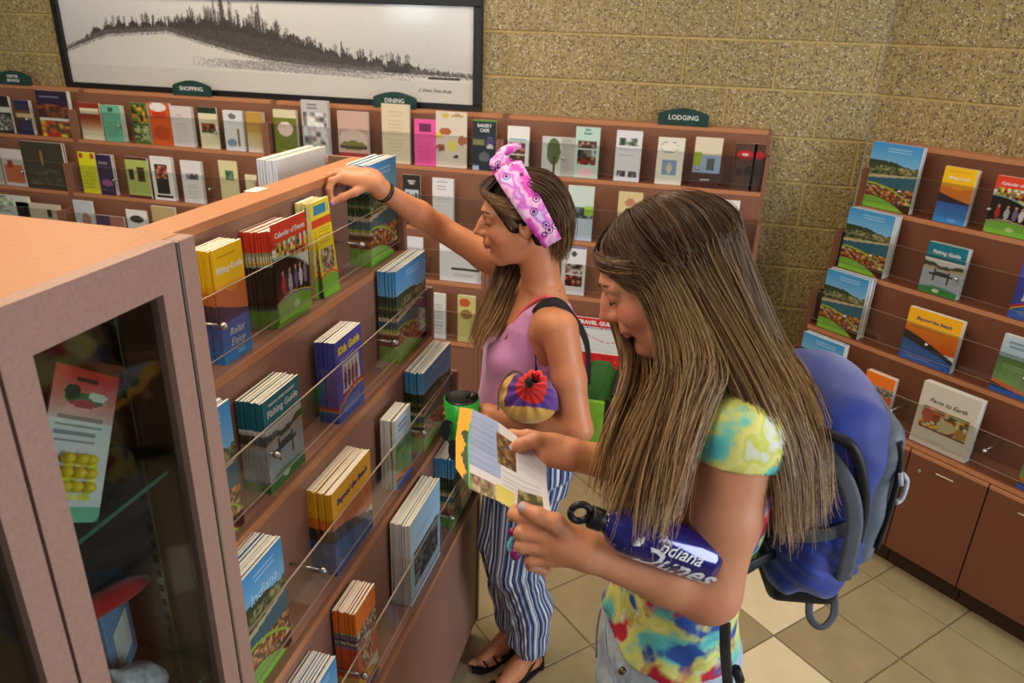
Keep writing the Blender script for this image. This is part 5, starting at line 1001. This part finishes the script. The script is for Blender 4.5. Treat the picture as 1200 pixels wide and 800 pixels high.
# green bag on her back with its black strap
LG = mat('lime_canvas', (140, 205, 60), .7); DG = mat('green_canvas', (44, 104, 40), .7)
gb = thing('shoulder_bag', 'lime green and black bag behind the bare arm of the person in lilac', 'bag', (-.19, 1.80, 1.02))
box('bag_body', (-.055, -.12, -.08), (.045, .12, .135), DG, gb, .03); box('flap', (.045, -.115, -.02), (.058, .10, .130), LG, gb, .006); box('bag_side', (-.04, -.128, -.06), (.035, -.118, .12), LG, gb, .005); tube('trim', [(.05, -.12, .135), (.05, 0, .142), (.05, .12, .135)], .006, HB, gb); box('side_trim', (.036, -.130, -.07), (.05, -.117, .13), HB, gb, .003)
P = smooth_path([q1(-.135, .12, 1.12), q1(-.118, .128, 1.27), q1(-.075, .130, 1.345), q1(-.035, .122, 1.382), q1(.008, .118, 1.360), q1(.022, .128, 1.30), q1(.018, .150, 1.20), q1(-.01, .160, 1.10), q1(-.06, .158, 1.06)], 40)
band('bag_strap', P-np.array([-.19, 1.80, 1.02]), [p-q1(-.02, .04, max(1.0, min(1.30, p[2]-.06))) for p in P], .024, HB, gb, .0015)
# ================================================================ person reading the leaflet (tie-dye shirt, backpack)
f2 = np.array([-.985, -.17, 0]); f2 /= np.linalg.norm(f2); l2 = np.array([-f2[1], f2[0], 0]); B2 = np.array([.052, 1.09, 0])
def q2(f, l, z): return B2+f*f2+l*l2+np.array([0, 0, z])
H2 = np.array([-.032, 1.092, 1.662]); M2 = rotm((-.86, -.02, -.50)); H2 = H2+M2.T@np.array([-.004, 0, 0])
sL, eL, wL = np.array([.095, .935, 1.492]), np.array([.088, .890, 1.266]), A(688, 646, 1.03)
sR, eR, wR = np.array([.095, 1.255, 1.492]), np.array([.015, 1.215, 1.245]), A(667, 532, 1.20)
T2 = [(.90, .0, .11, .165), (.99, -.005, .118, .176), (1.08, .0, .094, .140), (1.16, .0, .092, .130), (1.28, -.010, .102, .145), (1.38, -.018, .100, .155), (1.46, -.030, .080, .145), (1.515, -.038, .052, .085), (1.54, -.04, .045, .050)]
b = Fld(); b.loft(lv(B2, f2, T2), f2[:2], .02)
b.cone(q2(-.04, 0, 1.497), sL, .042, .046, .03).cone(q2(-.04, 0, 1.497), sR, .042, .046, .03)
b.cone(q2(-.04, 0, 1.50), H2+M2.T@np.array([-.045, 0, -.045]), .054, .052, .03)
b.chain([sL, sL*.5+eL*.5, eL], [.055, .051, .046], .02); b.chain([eL, eL*.66+wL*.34, wL], [.045, .039, .0250], .015)
b.chain([sR, sR*.5+eR*.5, eR], [.050, .044, .038], .02); b.chain([eR, eR*.62+wR*.38, wR], [.037, .036, .0245], .015)
wh2 = head_field(b, H2, M2)
# left hand: back of the hand towards the reader, fingers curled under the sheet, thumb on top
b.chain([wL, A(664, 636, 1.03)], [.0255, .024], .014)
kn = [A(644, 614, 1.035), A(640, 629, 1.03), A(641, 643, 1.032), A(646, 656, 1.037)]
for k, q in enumerate(kn): b.cone(A(672+k, 632+5*k, 1.032), q, .018, .0128-.0006*k, .012)
finger(b, [kn[0], A(612, 606, 1.035), A(602, 603, 1.055), A(603, 597, 1.075)], .0112, .0078)
finger(b, [kn[1], A(611, 624, 1.030), A(606, 627, 1.052), A(622, 622, 1.075)], .0112, .0080)
finger(b, [kn[2], A(611, 640, 1.034), A(609, 643, 1.056), A(626, 643, 1.075)], .0106, .0076)
finger(b, [kn[3], A(622, 656, 1.040), A(622, 662, 1.060), A(640, 670, 1.068)], .0094, .0070)
finger(b, [A(672, 630, 1.025), A(650, 612, 1.010), A(631, 604, 1.012), A(613, 594.5, 1.022)], .0140, .0086, .008)
# right hand: thumb on the sheet, fingers behind
b.chain([wR, A(645, 528, 1.200)], [.0245, .023], .014); kr = [A(618, 511, 1.212), A(620, 521, 1.216), A(624, 531, 1.218), A(630, 540, 1.216)]
for k, q in enumerate(kr): b.cone(A(652, 523+3*k, 1.203), q, .018, .0120-.0005*k, .012)
finger(b, [kr[0], A(599, 509, 1.222), A(585, 512, 1.226), A(574, 516, 1.226)], .0100, .0070)
finger(b, [kr[1], A(602, 524, 1.236), A(586, 528, 1.240), A(574, 532, 1.238)], .0100, .0072)
finger(b, [kr[2], A(608, 536, 1.240), A(594, 542, 1.244), A(583, 546, 1.242)], .0096, .0070)
finger(b, [kr[3], A(618, 546, 1.236), A(607, 552, 1.240), A(597, 556, 1.238)], .0088, .0064)
finger(b, [A(648, 518, 1.195), A(628, 515, 1.185), A(611, 521, 1.182), A(597, 527.5, 1.190)], .0136, .0086, .008)
hp2 = [q2(-.0, .085, .90), q2(-.0, -.085, .90)]; kn2 = [q2(.05, .09, .50), q2(.0, -.09, .50)]; ak2 = [q2(.03, .085, .09), q2(-.05, -.09, .09)]
for i in range(2):
    b.chain([hp2[i], kn2[i], ak2[i]], [.090, .055, .034], .03); b.chain([kn2[i]*.6+ak2[i]*.4, ak2[i]], [.054, .036], .03); b.cone(ak2[i]-np.array([0, 0, .05]), ak2[i]+f2*.13-np.array([0, 0, .062]), .030, .022, .02)
base2 = (216, 148, 110)
def paint2(P):
    w = wh2; sp = [(w(.094, 0, -.057), (.016, .023, .0085), (190, 100, 92), M2, .8)]
    sp += [(w(.062, .040*s, -.03), (.03, .03, .025), (226, 134, 112), M2, .6) for s in (1, -1)]+[(w(.107, 0, -.02), (.014, .014, .012), (222, 130, 112), M2, .5)]
    sp += [(w(.076, .0325*s, .009), (.02, .021, .009), (176, 112, 90), M2, .5) for s in (1, -1)]+[(A(612, 594, 1.018), (.006, .006, .006), (190, 170, 190), np.eye(3), 1), (A(596, 526.5, 1.183), (.0065, .0065, .0065), (190, 200, 215), np.eye(3), 1), (eL+np.array([0, -.03, -.02]), (.05, .05, .04), (214, 130, 104), np.eye(3), .5)]
    return tone(P, base2, sp)
bl = A(688, 646, 1.03); br = A(667, 532, 1.20)
g2 = sdf_obj('person', b, (-.30, .78, 0), (.24, 1.33, 1.80), .0062, SK2, None, paint2, 1,
             fine=[(H2-np.array([.14, .105, .14]), H2+np.array([.115, .105, .125]), .0024), (bl+np.array([-.125, -.07, -.05]), bl+np.array([.012, .07, .085]), .0022), (br+np.array([-.15, -.045, -.045]), br+np.array([.012, .07, .05]), .0022)])
tag(g2, 'person with long brown hair reading a leaflet, in tie-dye shirt and pale shorts', 'person')
face_bits(g2, wh2, M2, mat('brow_hair_brown', (92, 62, 44), .7, .15, 300), .0015)
for i in range(2):
    s = thing('shoe', ('white canvas shoe on the left foot below the shorts', 'white canvas shoe on the right foot below the shorts')[i], 'shoe', tuple(ak2[i]*np.array([1, 1, 0])))
    t = Fld(); o = np.array([0, 0, 0.]); t.cone(o+(-.02*f2)+[0, 0, .045], o+.13*f2+[0, 0, .036], .042, .034, .02); t.cone(o+[0, 0, .05], o+[0, 0, .09], .044, .046, .02); t.plane((0, 0, .002), (0, 0, -1)); t.plane((0, 0, .095), (0, 0, 1))
    sdf_obj('upper', t, o-.2, o+.2, .006, mat('white_canvas', (225, 225, 220), .8), s)
TD = bpy.data.materials.new('tie_dye_jersey'); TD.use_nodes = True
def _td():
    nt = TD.node_tree; K = nt.links.new; b_ = nt.nodes['Principled BSDF']; g = nt.nodes.new('ShaderNodeTexCoord'); cur = None
    base = nt.nodes.new('ShaderNodeTexNoise'); base.inputs['Scale'].default_value = 9; base.inputs['Detail'].default_value = 3; base.inputs['Distortion'].default_value = .6; K(g.outputs['Object'], base.inputs['Vector'])
    r = nt.nodes.new('ShaderNodeValToRGB'); e = r.color_ramp.elements; e[0].position = .30; e[0].color = L4((70, 190, 200)); e[1].position = .70; e[1].color = L4((90, 200, 190))
    for p_, c_ in ((.38, (120, 215, 200)), (.44, (226, 232, 120)), (.50, (246, 240, 150)), (.55, (220, 226, 90)), (.60, (240, 244, 220))): x = e.new(p_); x.color = L4(c_)
    K(base.outputs[0], r.inputs[0]); cur = r.outputs[0]
    for sc, th, col, seed, z0, z1 in ((13, .60, (206, 36, 66), 3.1, 0, 1.44), (15, .60, (50, 90, 170), 7.7, 0, 1.42), (11, .66, (150, 30, 70), 12.4, 1.1, 1.44)):
        mp = nt.nodes.new('ShaderNodeMapping'); mp.inputs['Location'].default_value = (seed, seed*2, 0); K(g.outputs['Object'], mp.inputs['Vector']); n = nt.nodes.new('ShaderNodeTexNoise'); n.inputs['Scale'].default_value = sc; n.inputs['Detail'].default_value = 3; K(mp.outputs[0], n.inputs['Vector'])
        c_ = nt.nodes.new('ShaderNodeMapRange'); c_.inputs[1].default_value = th-.07; c_.inputs[2].default_value = th; K(n.outputs[0], c_.inputs[0]); sp = nt.nodes.new('ShaderNodeSeparateXYZ'); K(g.outputs['Object'], sp.inputs[0])
        zr = nt.nodes.new('ShaderNodeMapRange'); zr.inputs[1].default_value = z1; zr.inputs[2].default_value = z1-.05; K(sp.outputs[2], zr.inputs[0]); mu = nt.nodes.new('ShaderNodeMath'); mu.operation = 'MULTIPLY'; K(c_.outputs[0], mu.inputs[0]); K(zr.outputs[0], mu.inputs[1])
        mx = nt.nodes.new('ShaderNodeMixRGB'); K(mu.outputs[0], mx.inputs[0]); K(cur, mx.inputs[1]); mx.inputs[2].default_value = L4(col); cur = mx.outputs[0]
    K(cur, b_.inputs['Base Color']); b_.inputs['Roughness'].default_value = .85
_td()
t = Fld(); t.loft(lv(B2, f2, [(1.035, .002, .122, .168), (1.09, .002, .112, .156), (1.16, .004, .108, .146), (1.28, -.008, .116, .156), (1.38, -.018, .110, .164), (1.46, -.030, .090, .152), (1.51, -.038, .060, .092), (1.545, -.04, .052, .058)]), f2[:2], .02)
t.cone(q2(-.04, 0, 1.502), sL+[0, 0, .004], .050, .057, .03).cone(q2(-.04, 0, 1.502), sR+[0, 0, .004], .050, .057, .03)
for s in (1, -1): t.ell(q2(.078, .064*s, 1.335), (.045, .055, .052), None, .04)
t.cone(sL+[0, 0, .002], sL*.66+eL*.34, .060, .060, .02); t.cone(sR, sR*.66+eR*.34, .058, .058, .02)
t.warp(lambda X, Y, Z: .0020*np.sin(50*Y+26*Z+14*X)+.0018*np.sin(80*X+60*Z)*(Z < 1.2)+0*X)
t.cone(q2(-.04, 0, 1.61), q2(.06, 0, 1.50), .085, .055, .01, -1)
dA = (eL-sL)/np.linalg.norm(eL-sL); dB = (eR-sR)/np.linalg.norm(eR-sR)
t.cone(sL+dA*.066, sL+dA*.22, .066, .10, .006, -1); t.cone(sR+dB*.092, sR+dB*.24, .064, .09, .003, -1)
sdf_obj('tie_dye_shirt', t, (-.15, .84, 1.02), (.26, 1.36, 1.56), .005, TD, g2, None, 1)
DEN = mat('pale_denim', (176, 192, 206), .85, .10, 60, .5); SEAM = mat('denim_seam', (150, 168, 186), .9)
t = Fld(); t.loft(lv(B2, f2, [(.84, .0, .125, .178), (.93, -.004, .128, .186), (1.0, -.004, .122, .180), (1.065, .0, .104, .156)]), f2[:2], .03)
for i in range(2): t.cone(hp2[i], hp2[i]*.72+kn2[i]*.28, .104, .100, .03)
t.plane((0, 0, .765), (0, 0, -1)); t.warp(lambda X, Y, Z: .0018*np.sin(70*Z+30*Y+20*X)+0*X)
sh = sdf_obj('denim_shorts', t, (-.16, .86, .74), (.26, 1.34, 1.08), .005, DEN, g2, None, 1)
tubes('seam', [(smooth_path([q2(.125, .06, 1.055), q2(.118, .11, 1.02), q2(.09, .155, .985), q2(.05, .178, .975)], 12), .0022), (smooth_path([q2(.13, .02, 1.05), q2(.132, .018, .99), q2(.128, .015, .93)], 8), .0022), (smooth_path([q2(.01, .160, 1.05), q2(.01, .188, .98), q2(.02, .190, .88), q2(.03, .19, .80)], 12), .0022), (smooth_path([q2(-.04, .158, 1.0), q2(-.10, .125, 1.0), q2(-.108, .118, .93), q2(-.05, .172, .92)], 12), .002)], SEAM, sh, 6)
tube('rivet', [q2(.094, .135, 1.03), q2(.099, .142, 1.03)], [.006, .005], mat('brass', (120, 100, 60), .3, .04, 40, metal=1), sh, 10)
# hair
w = wh2
cap(g2, H2, M2, w, .005, [((.104, 0, -.030), (.085, .10, .088))], (60, 40, 27), 'hair_under_cap')
hc2 = hair_cols((34, 22, 14), (90, 59, 35), (186, 142, 90), .26)
def scalp(x0, phi, pts, y0=.004, e=.010, n=5):
    """guide that leaves the parting at x0, follows the skull towards azimuth phi, then the given points"""
    R3 = np.array([.093, .073, .075])+e; cc = np.array([-.018, 0, .032]); S = np.array([x0, y0, .2])-cc; S /= np.sqrt(((S/R3)**2).sum()); S2 = np.array([x0, y0, 0])-cc; S[2] = R3[2]*math.sqrt(max(0, 1-(S2[0]/R3[0])**2)); S[0], S[1] = S2[0], y0
    E_ = np.array([R3[0]*math.cos(R_(phi)), R3[1]*math.sin(R_(phi)), -.02]); out = []
    for t in np.linspace(0, 1, n):
        p = S*(1-t)+E_*t; p = p/np.sqrt(((p/R3)**2).sum()); out.append(w(*(cc+p)))
    return out+list(pts)
Gn = [scalp(.060, 66, [A(780, 405, 1.01), A(768, 450, 1.00), A(744, 505, .99), A(722, 570, .98), A(712, 610, .98)]),
      scalp(.046, 74, [A(795, 425, 1.0), A(786, 480, .995), A(766, 540, .99), A(752, 610, .98)]),
      scalp(.028, 83, [A(818, 425, .985), A(808, 480, .98), A(788, 540, .97), A(772, 620, .955)]),
      scalp(.008, 92, [A(836, 425, .98), A(824, 475, .965), A(806, 530, .95), A(794, 600, .94)])]
Gb = [scalp(.000, 98, [A(850, 425, .98), A(872, 475, .975), A(898, 535, .985), A(912, 610, 1.0)]),
      scalp(-.022, 112, [A(872, 415, 1.0), A(898, 475, .99), A(920, 540, .995), A(926, 625, 1.01)]),
      scalp(-.045, 130, [A(890, 415, 1.03), A(918, 475, 1.01), A(940, 545, 1.01), A(944, 622, 1.02)]),
      scalp(-.068, 150, [A(900, 400, 1.07), A(932, 460, 1.05), A(954, 530, 1.03), A(956, 605, 1.03)]),
      scalp(-.085, 172, [A(905, 395, 1.12), A(938, 445, 1.09), A(964, 505, 1.06), A(966, 570, 1.05)], y0=0)]
hv = ray(820, 400); hv = hv/np.linalg.norm(hv)
for nm_, G_, sd_ in (('hair_front_side', Gn, 11), ('hair_back_side', Gb, 12)):
    strands(nm_, G_, 1700, .00115, hc2, g2, 26, .0032, .028, .002, hv, sd_, (.76, 1.06), nclump=26, cl_amp=.0095)
    strands(nm_+'_fine', G_, 800, .0006, hair_cols((58, 38, 24), (128, 90, 54), (210, 172, 118), .5), g2, 26, .007, .008, .007, hv, sd_+2, (.80, 1.10), nclump=22, cl_amp=.010)
Gf = [scalp(.070, -36, [A(716, 350, 1.20), A(738, 410, 1.17), A(734, 455, 1.13), A(712, 510, 1.09), A(698, 560, 1.08)]),
      scalp(.050, -60, [A(752, 420, 1.17), A(752, 470, 1.12), A(730, 530, 1.06), A(716, 590, 1.04)]),
      scalp(.015, -90, [A(776, 430, 1.15), A(776, 490, 1.09), A(760, 550, 1.04), A(744, 620, 1.02)]),
      scalp(-.04, -130, [A(812, 440, 1.17), A(814, 500, 1.10), A(800, 560, 1.04), A(780, 625, 1.02)]),
      scalp(-.085, -172, [A(900, 400, 1.16), A(935, 450, 1.13), A(955, 510, 1.12), A(950, 570, 1.10)], y0=0)]
strands('hair_far_side', Gf, 1900, .0011, hc2, g2, 24, .004, .010, .003, None, 13, (.8, 1.05), nclump=30)
Gq = [[w(.042, .004, .104), w(.064, .004, .090), w(.080, .012, .072), (w(.076, .036, .062)), w(.056, .062, .054), w(.024, .082, .042)], [w(.026, .004, .112), w(.056, .006, .098), w(.072, .016, .084), w(.068, .040, .076), w(.048, .066, .066), w(.015, .084, .055)]]
strands('hair_fringe', Gq, 420, .0009, hc2, g2, 16, .003, .003, .002, None, 14)
# leaflet
PAP = attr_mat('leaflet_paper', .5)
cols = np.array([[(539, 477, 1.215), (553, 479, 1.205), (583, 494, 1.205), (612, 516, 1.200), (640, 541, 1.195)],
                 [(534, 513, 1.180), (549, 520, 1.165), (586, 541, 1.160), (614, 556, 1.155), (641, 571, 1.150)],
                 [(534, 548, 1.140), (551, 573, 1.105), (586, 588, 1.090), (610, 602, 1.075), (646, 602, 1.085)]], float)
def sheet(nx=60, ny=44):
    us = np.linspace(0, 1, nx+1); vs = np.linspace(0, 1, ny+1); bx_ = [0, .13, .44, .72, 1]; by_ = [0, .52, 1]; V = []
    for v in vs:
        j = min(int(v > .52), 1); fv = (v-by_[j])/(by_[j+1]-by_[j]); row = cols[j]*(1-fv)+cols[j+1]*fv
        for u in us:
            i = max(0, min(3, int(np.searchsorted(bx_, u)-1))); fu = (u-bx_[i])/(bx_[i+1]-bx_[i]); V.append(A(*(row[i]*(1-fu)+row[i+1]*fu)))
    return np.array(V), us, vs
Vt, us, vs = sheet(); nx, ny = len(us)-1, len(vs)-1; c = Cv(nx, ny, (232, 232, 240))
c.rect(.13, 0, .45, .72, (176, 192, 236)); c.m((c.u > .13) & (c.u < .40) & (c.v < .72) & ((c.v*26).astype(int) % 2 == 0) & (c.v > .08), (150, 166, 216), .5)
c.rect(0, 0, .13, 1, (250, 178, 22)); c.m((c.u > .075-.02*np.sin(20*c.v)) & (c.u < .13) & (c.v > .35), (40, 66, 34)); c.m((c.u > .118) & (c.u < .14) & (c.v > .2), (60, 190, 90))
c.photo(.42, .14, .64, .55, [(120, 84, 40), (170, 140, 90), (70, 70, 40), (150, 100, 60), (90, 60, 34)], 3, 2); c.m((c.u > .46) & (c.v > .56) & (c.v < .95) & ((c.v*40).astype(int) % 2 == 0) & (c.u < .92), (200, 200, 210), .7)
c.m((c.u > .66) & (c.u < .95) & (c.v > .06) & (c.v < .5) & ((c.v*40).astype(int) % 2 == 0), (205, 205, 215), .6)
c.photo(.13, .82, .40, 1, [(150, 130, 90), (110, 90, 60), (190, 180, 150)], 4, 2); c.rect(.40, .8, .64, 1, (226, 214, 110)); c.photo(.66, .72, .93, .98, [(60, 70, 40), (130, 120, 70), (90, 80, 50), (170, 160, 110)], 6, 2)
nv = len(Vt); off = np.array([.0, .0012, -.0006]); V = np.vstack([Vt, Vt+off]); ids = np.arange(nv).reshape(ny+1, nx+1)
Q = np.stack([ids[:-1, :-1], ids[1:, :-1], ids[1:, 1:], ids[:-1, 1:]], -1).reshape(-1, 4); Q2_ = Q[:, ::-1]+nv
bd = list(ids[0, :])+list(ids[1:, -1])+list(ids[-1, -2::-1])+list(ids[-2:0:-1, 0]); Qe = np.array([(bd[i], bd[(i+1) % len(bd)], bd[(i+1) % len(bd)]+nv, bd[i]+nv) for i in range(len(bd))])
me = mesh_np('unfolded_leaflet', V, np.vstack([Q, Q2_, Qe]), [PAP]); me.polygons.foreach_set('use_smooth', np.zeros(len(me.polygons), bool))
a_ = me.attributes.new('print', 'FLOAT_COLOR', 'FACE'); cc = lin(np.clip(c.a.reshape(-1, 3), 0, 255)/255.); cc = np.vstack([cc, cc*.0+lin((225, 225, 228)), np.tile(lin((225, 225, 225)), (len(Qe), 1))]); a_.data.foreach_set('color', np.hstack([cc, np.ones((len(cc), 1))]).astype(np.float32).ravel())
tag(obj('unfolded_leaflet', me), 'unfolded leaflet with yellow edge held in both hands of the reader', 'leaflet')
# bottle under the forearm
BB = mat('cobalt_enamel', (26, 20, 120), .16, .03, 30, metal=.35, coat=1.)
c0, c1 = A(706, 610, .985), A(850, 662, 1.035); ax = (c1-c0)/np.linalg.norm(c1-c0); up = np.array([0, 0, 1.])-ax*ax[2]; up /= np.linalg.norm(up); fr = np.cross(ax, up); fr = fr if fr[1] < 0 else -fr
MB_ = Matrix([list(ax), list(-fr), list(up)]).transposed(); MB_ = Matrix([list(ax), list(np.cross(up, ax)), list(up)]).transposed()
bt = thing('water_bottle', 'cobalt blue metal water bottle with white lettering tucked under the reader\'s arm', 'bottle', tuple(c0)); bt.rotation_euler = MB_.to_euler()
rb = .0345
tubes('bottle_body', [([(x, 0, 0) for x in (0, .004, .010, .018, .030, .05, .160, .172, .175)], [.013, .0145, .018, .026, .0325, rb, rb, .031, .02])], BB, bt, 36)
cp = tubes('cap', [([(x, 0, 0) for x in (-.020, -.018, -.002, 0)], [.013, .0155, .0155, .0145]), ([( -.034-.013*math.cos(a), 0, .013*math.sin(a)) for a in np.linspace(0, 6.283, 24)], .0048)], BLACK, bt, 14)
def wrap(body, size, x, a0, shear=0, bold=0., ang=0.):
    t_ = text(body, size, LETW, bt, (0, 0, 0), rot=(0, 0, 0), align='LEFT', shear=shear, ext=0, bold=bold); me = t_.data; ca, sa = math.cos(ang), math.sin(ang)
    for v in me.vertices:
        X, Y = v.co.x*ca-v.co.y*sa, v.co.x*sa+v.co.y*ca; th = a0+Y/rb; v.co = (x+X, -(rb+.0006)*math.cos(th), (rb+.0006)*math.sin(th))
    me.update(); return t_
wrap('The', .015, .066, .50, .3); wrap('Indiana', .026, .066, .12, .35, .0003); wrap('Dunes', .046, .050, -.72, .3, .0009); wrap("Nature's Masterpiece", .0125, .105, -1.02, .0, .0002); wrap('IndianaDunes.com', .0125, .108, -1.42, 0, .0002)
lst = []
for k in range(9): a = R_(95+k*13); lst.append(([(.048+.012*math.cos(a)*q, -(rb+.0009)*math.cos(.15+.012*math.sin(a)*q/rb), (rb+.0009)*math.sin(.15+.012*math.sin(a)*q/rb)) for q in (.2, .6, 1)], [.0008, .0007, .0004]))
tubes('emblem', lst, LETW, bt, 5)
# key ring charm hanging from the fingers
kc = thing('key_charm', 'turquoise and purple key charm hanging from the reader\'s fingers', 'charm', tuple(A(602, 635, 1.04))); o0 = A(602, 635, 1.04); g_ = lambda x, y, d=1.04: A(x, y, d)-o0
TQ = mat('turquoise_rubber', (110, 190, 205), .4); PUR = mat('purple_enamel', (130, 36, 96), .25)
tubes('loop', [(smooth_path([g_(609, 624), g_(602, 628), g_(596, 640), g_(600, 645), g_(606, 636), g_(610, 628)], 18), .0032)], TQ, kc, 8)
tubes('bead', [([g_(600.5, 623, 1.038), g_(601, 623, 1.046)], [.006, .005]), ([g_(604, 640, 1.04), g_(604, 645, 1.04), g_(604, 650, 1.04), g_(605, 655, 1.04)], [.004, .0075, .0080, .005])], PUR, kc, 12)
# backpack
NB = mat('royal_blue_nylon', (16, 46, 138), .62, .10, 14, 1.0, sheen=.3); NK = mat('black_nylon', (20, 20, 24), .55, .1, 40, .3); NG = mat('grey_nylon', (96, 104, 112), .55, .08, 60, .3); NW_ = mat('grey_webbing', (88, 92, 98), .7)
bb = -f2; bp_ = q2(-.130, 0, 1.345); MK = np.array([bb, l2, [0, 0, 1]]); pk2 = lambda x, y, z: bp_+.62*x*bb+.84*y*l2+np.array([0, 0, .74*z])
bk = thing('backpack', 'royal blue backpack with grey pocket on the reader\'s back', 'backpack', tuple(bp_)); off_ = -bp_
def bsdf(name, fld, res=.005, m=NB):
    o = sdf_obj(name, fld, bp_-.36, bp_+.36, res, m, bk, None, 1); o.location = tuple(off_); return o
t = Fld(); t.rbox(pk2(.085, 0, .01), (0.0646, 0.1260, 0.1786), .050, MK, .02); t.ell(pk2(.10, 0, .12), (0.0760, 0.1218, 0.1064), MK, .04); t.ell(pk2(.12, 0, -.06), (0.0684, 0.1176, 0.1216), MK, .04)
t.warp(lambda X, Y, Z: .0045*np.sin(70*X+30*Y+9*np.sin(11*Z))*np.exp(-((Z-1.24)/.09)**2)+.0025*np.sin(48*X-26*Z+20*Y)+.0022*np.abs(np.sin(38*Z+22*Y+15*X))+.0016*np.sin(120*X+40*Y+12*np.sin(20*Z))*(Z < 1.34)+0*X); bsdf('main_compartment', t, .004)
t = Fld(); t.rbox(pk2(.190, 0, .03), (0.0342, 0.1008, 0.1292), .030, MK, .02); t.warp(lambda X, Y, Z: .002*np.sin(60*Z+30*Y)+0*X); bsdf('front_pocket', t, .005, NG)
t = Fld(); t.rbox(pk2(.222, 0, -.005), (0.0243, 0.0840, 0.0798), .022, MK, .02); bsdf('outer_pocket', t, .005, NK)
t = Fld(); t.rbox(pk2(.080, 0, -.215), (0.0560, 0.1060, 0.0240), .020, MK, .02); bsdf('base_panel', t, .005, NK)
rel = lambda P: [np.array(p)-bp_ for p in P]
def bnd(name, pts, nv_, wd, m=NW_): P = smooth_path(pts, 22); return band(name, P-bp_, np.tile(nv_, (22, 1)), wd, m, bk, .002)
lz = l2
bnd('compression_strap', [pk2(-.005, .146, -.045), pk2(.05, .158, -.03), pk2(.11, .158, -.01), pk2(.17, .128, .01)], lz, .022)
bnd('side_strap', [pk2(.035, .150, .16), pk2(.09, .168, .10), pk2(.125, .170, .02), pk2(.14, .160, -.09), pk2(.16, .13, -.16)], lz, .024)
tubes('zip', [(smooth_path(rel([pk2(.215, .118, .17), pk2(.236, .112, .10), pk2(.240, .110, 0), pk2(.235, .108, -.09)]), 16), .0045), (smooth_path(rel([pk2(.03, .152, .2), pk2(.085, .165, .18), pk2(.13, .160, .10), pk2(.16, .140, .02), pk2(.17, .13, -.06)]), 22), .008)], NK, bk, 8)
tubes('zip_pull', [(rel([pk2(.236, .117, .10), pk2(.242, .122, .075)]), .0035), (smooth_path(rel([pk2(.250, .105, .09), pk2(.268, .10, .07), pk2(.268, .10, .03), pk2(.252, .105, .02)]), 10), .004)], mat('pale_cord', (190, 196, 200), .5), bk, 8)
bnd('haul_loop', [pk2(.10, .11, -.225), pk2(.108, .12, -.275), pk2(.14, .125, -.295), pk2(.165, .12, -.265), pk2(.16, .11, -.215)], lz, .012)
P = smooth_path([q2(-.15, .075, 1.50), q2(-.09, .085, 1.553), q2(-.02, .095, 1.550), q2(.055, .105, 1.48), q2(.110, .115, 1.37), q2(.100, .135, 1.27), q2(.045, .145, 1.25), q2(-.03, .145, 1.24), q2(-.12, .10, 1.26)], 40)
band('shoulder_strap', P-bp_, [p-q2(-.03, .02, min(1.43, max(1.1, p[2]-.02))) for p in P], [.05]*22+[.046-.0018*k for k in range(18)], NK, bk, .003)
P = smooth_path([q2(-.15, -.075, 1.50), q2(-.09, -.085, 1.553), q2(-.02, -.095, 1.550), q2(.055, -.105, 1.48), q2(.110, -.115, 1.37), q2(.100, -.135, 1.27), q2(.045, -.145, 1.25), q2(-.03, -.145, 1.24), q2(-.12, -.10, 1.26)], 40)
band('shoulder_strap', P-bp_, [p-q2(-.03, -.02, min(1.43, max(1.1, p[2]-.02))) for p in P], [.05]*22+[.046-.0018*k for k in range(18)], NK, bk, .003)
hs = [A(850, 728, 1.12), A(850, 760, 1.13), A(853, 800, 1.15), A(856, 850, 1.18)]
P = smooth_path(hs, 20); band('hanging_strap', P-bp_, np.tile([-.2, -1, .1], (20, 1)), .0165, mat('dark_webbing', (66, 64, 60), .7), bk, .0015)
tube('strap_end', [A(862, 783, 1.14)-bp_, A(867, 797, 1.15)-bp_], .008, NK, bk, 8)
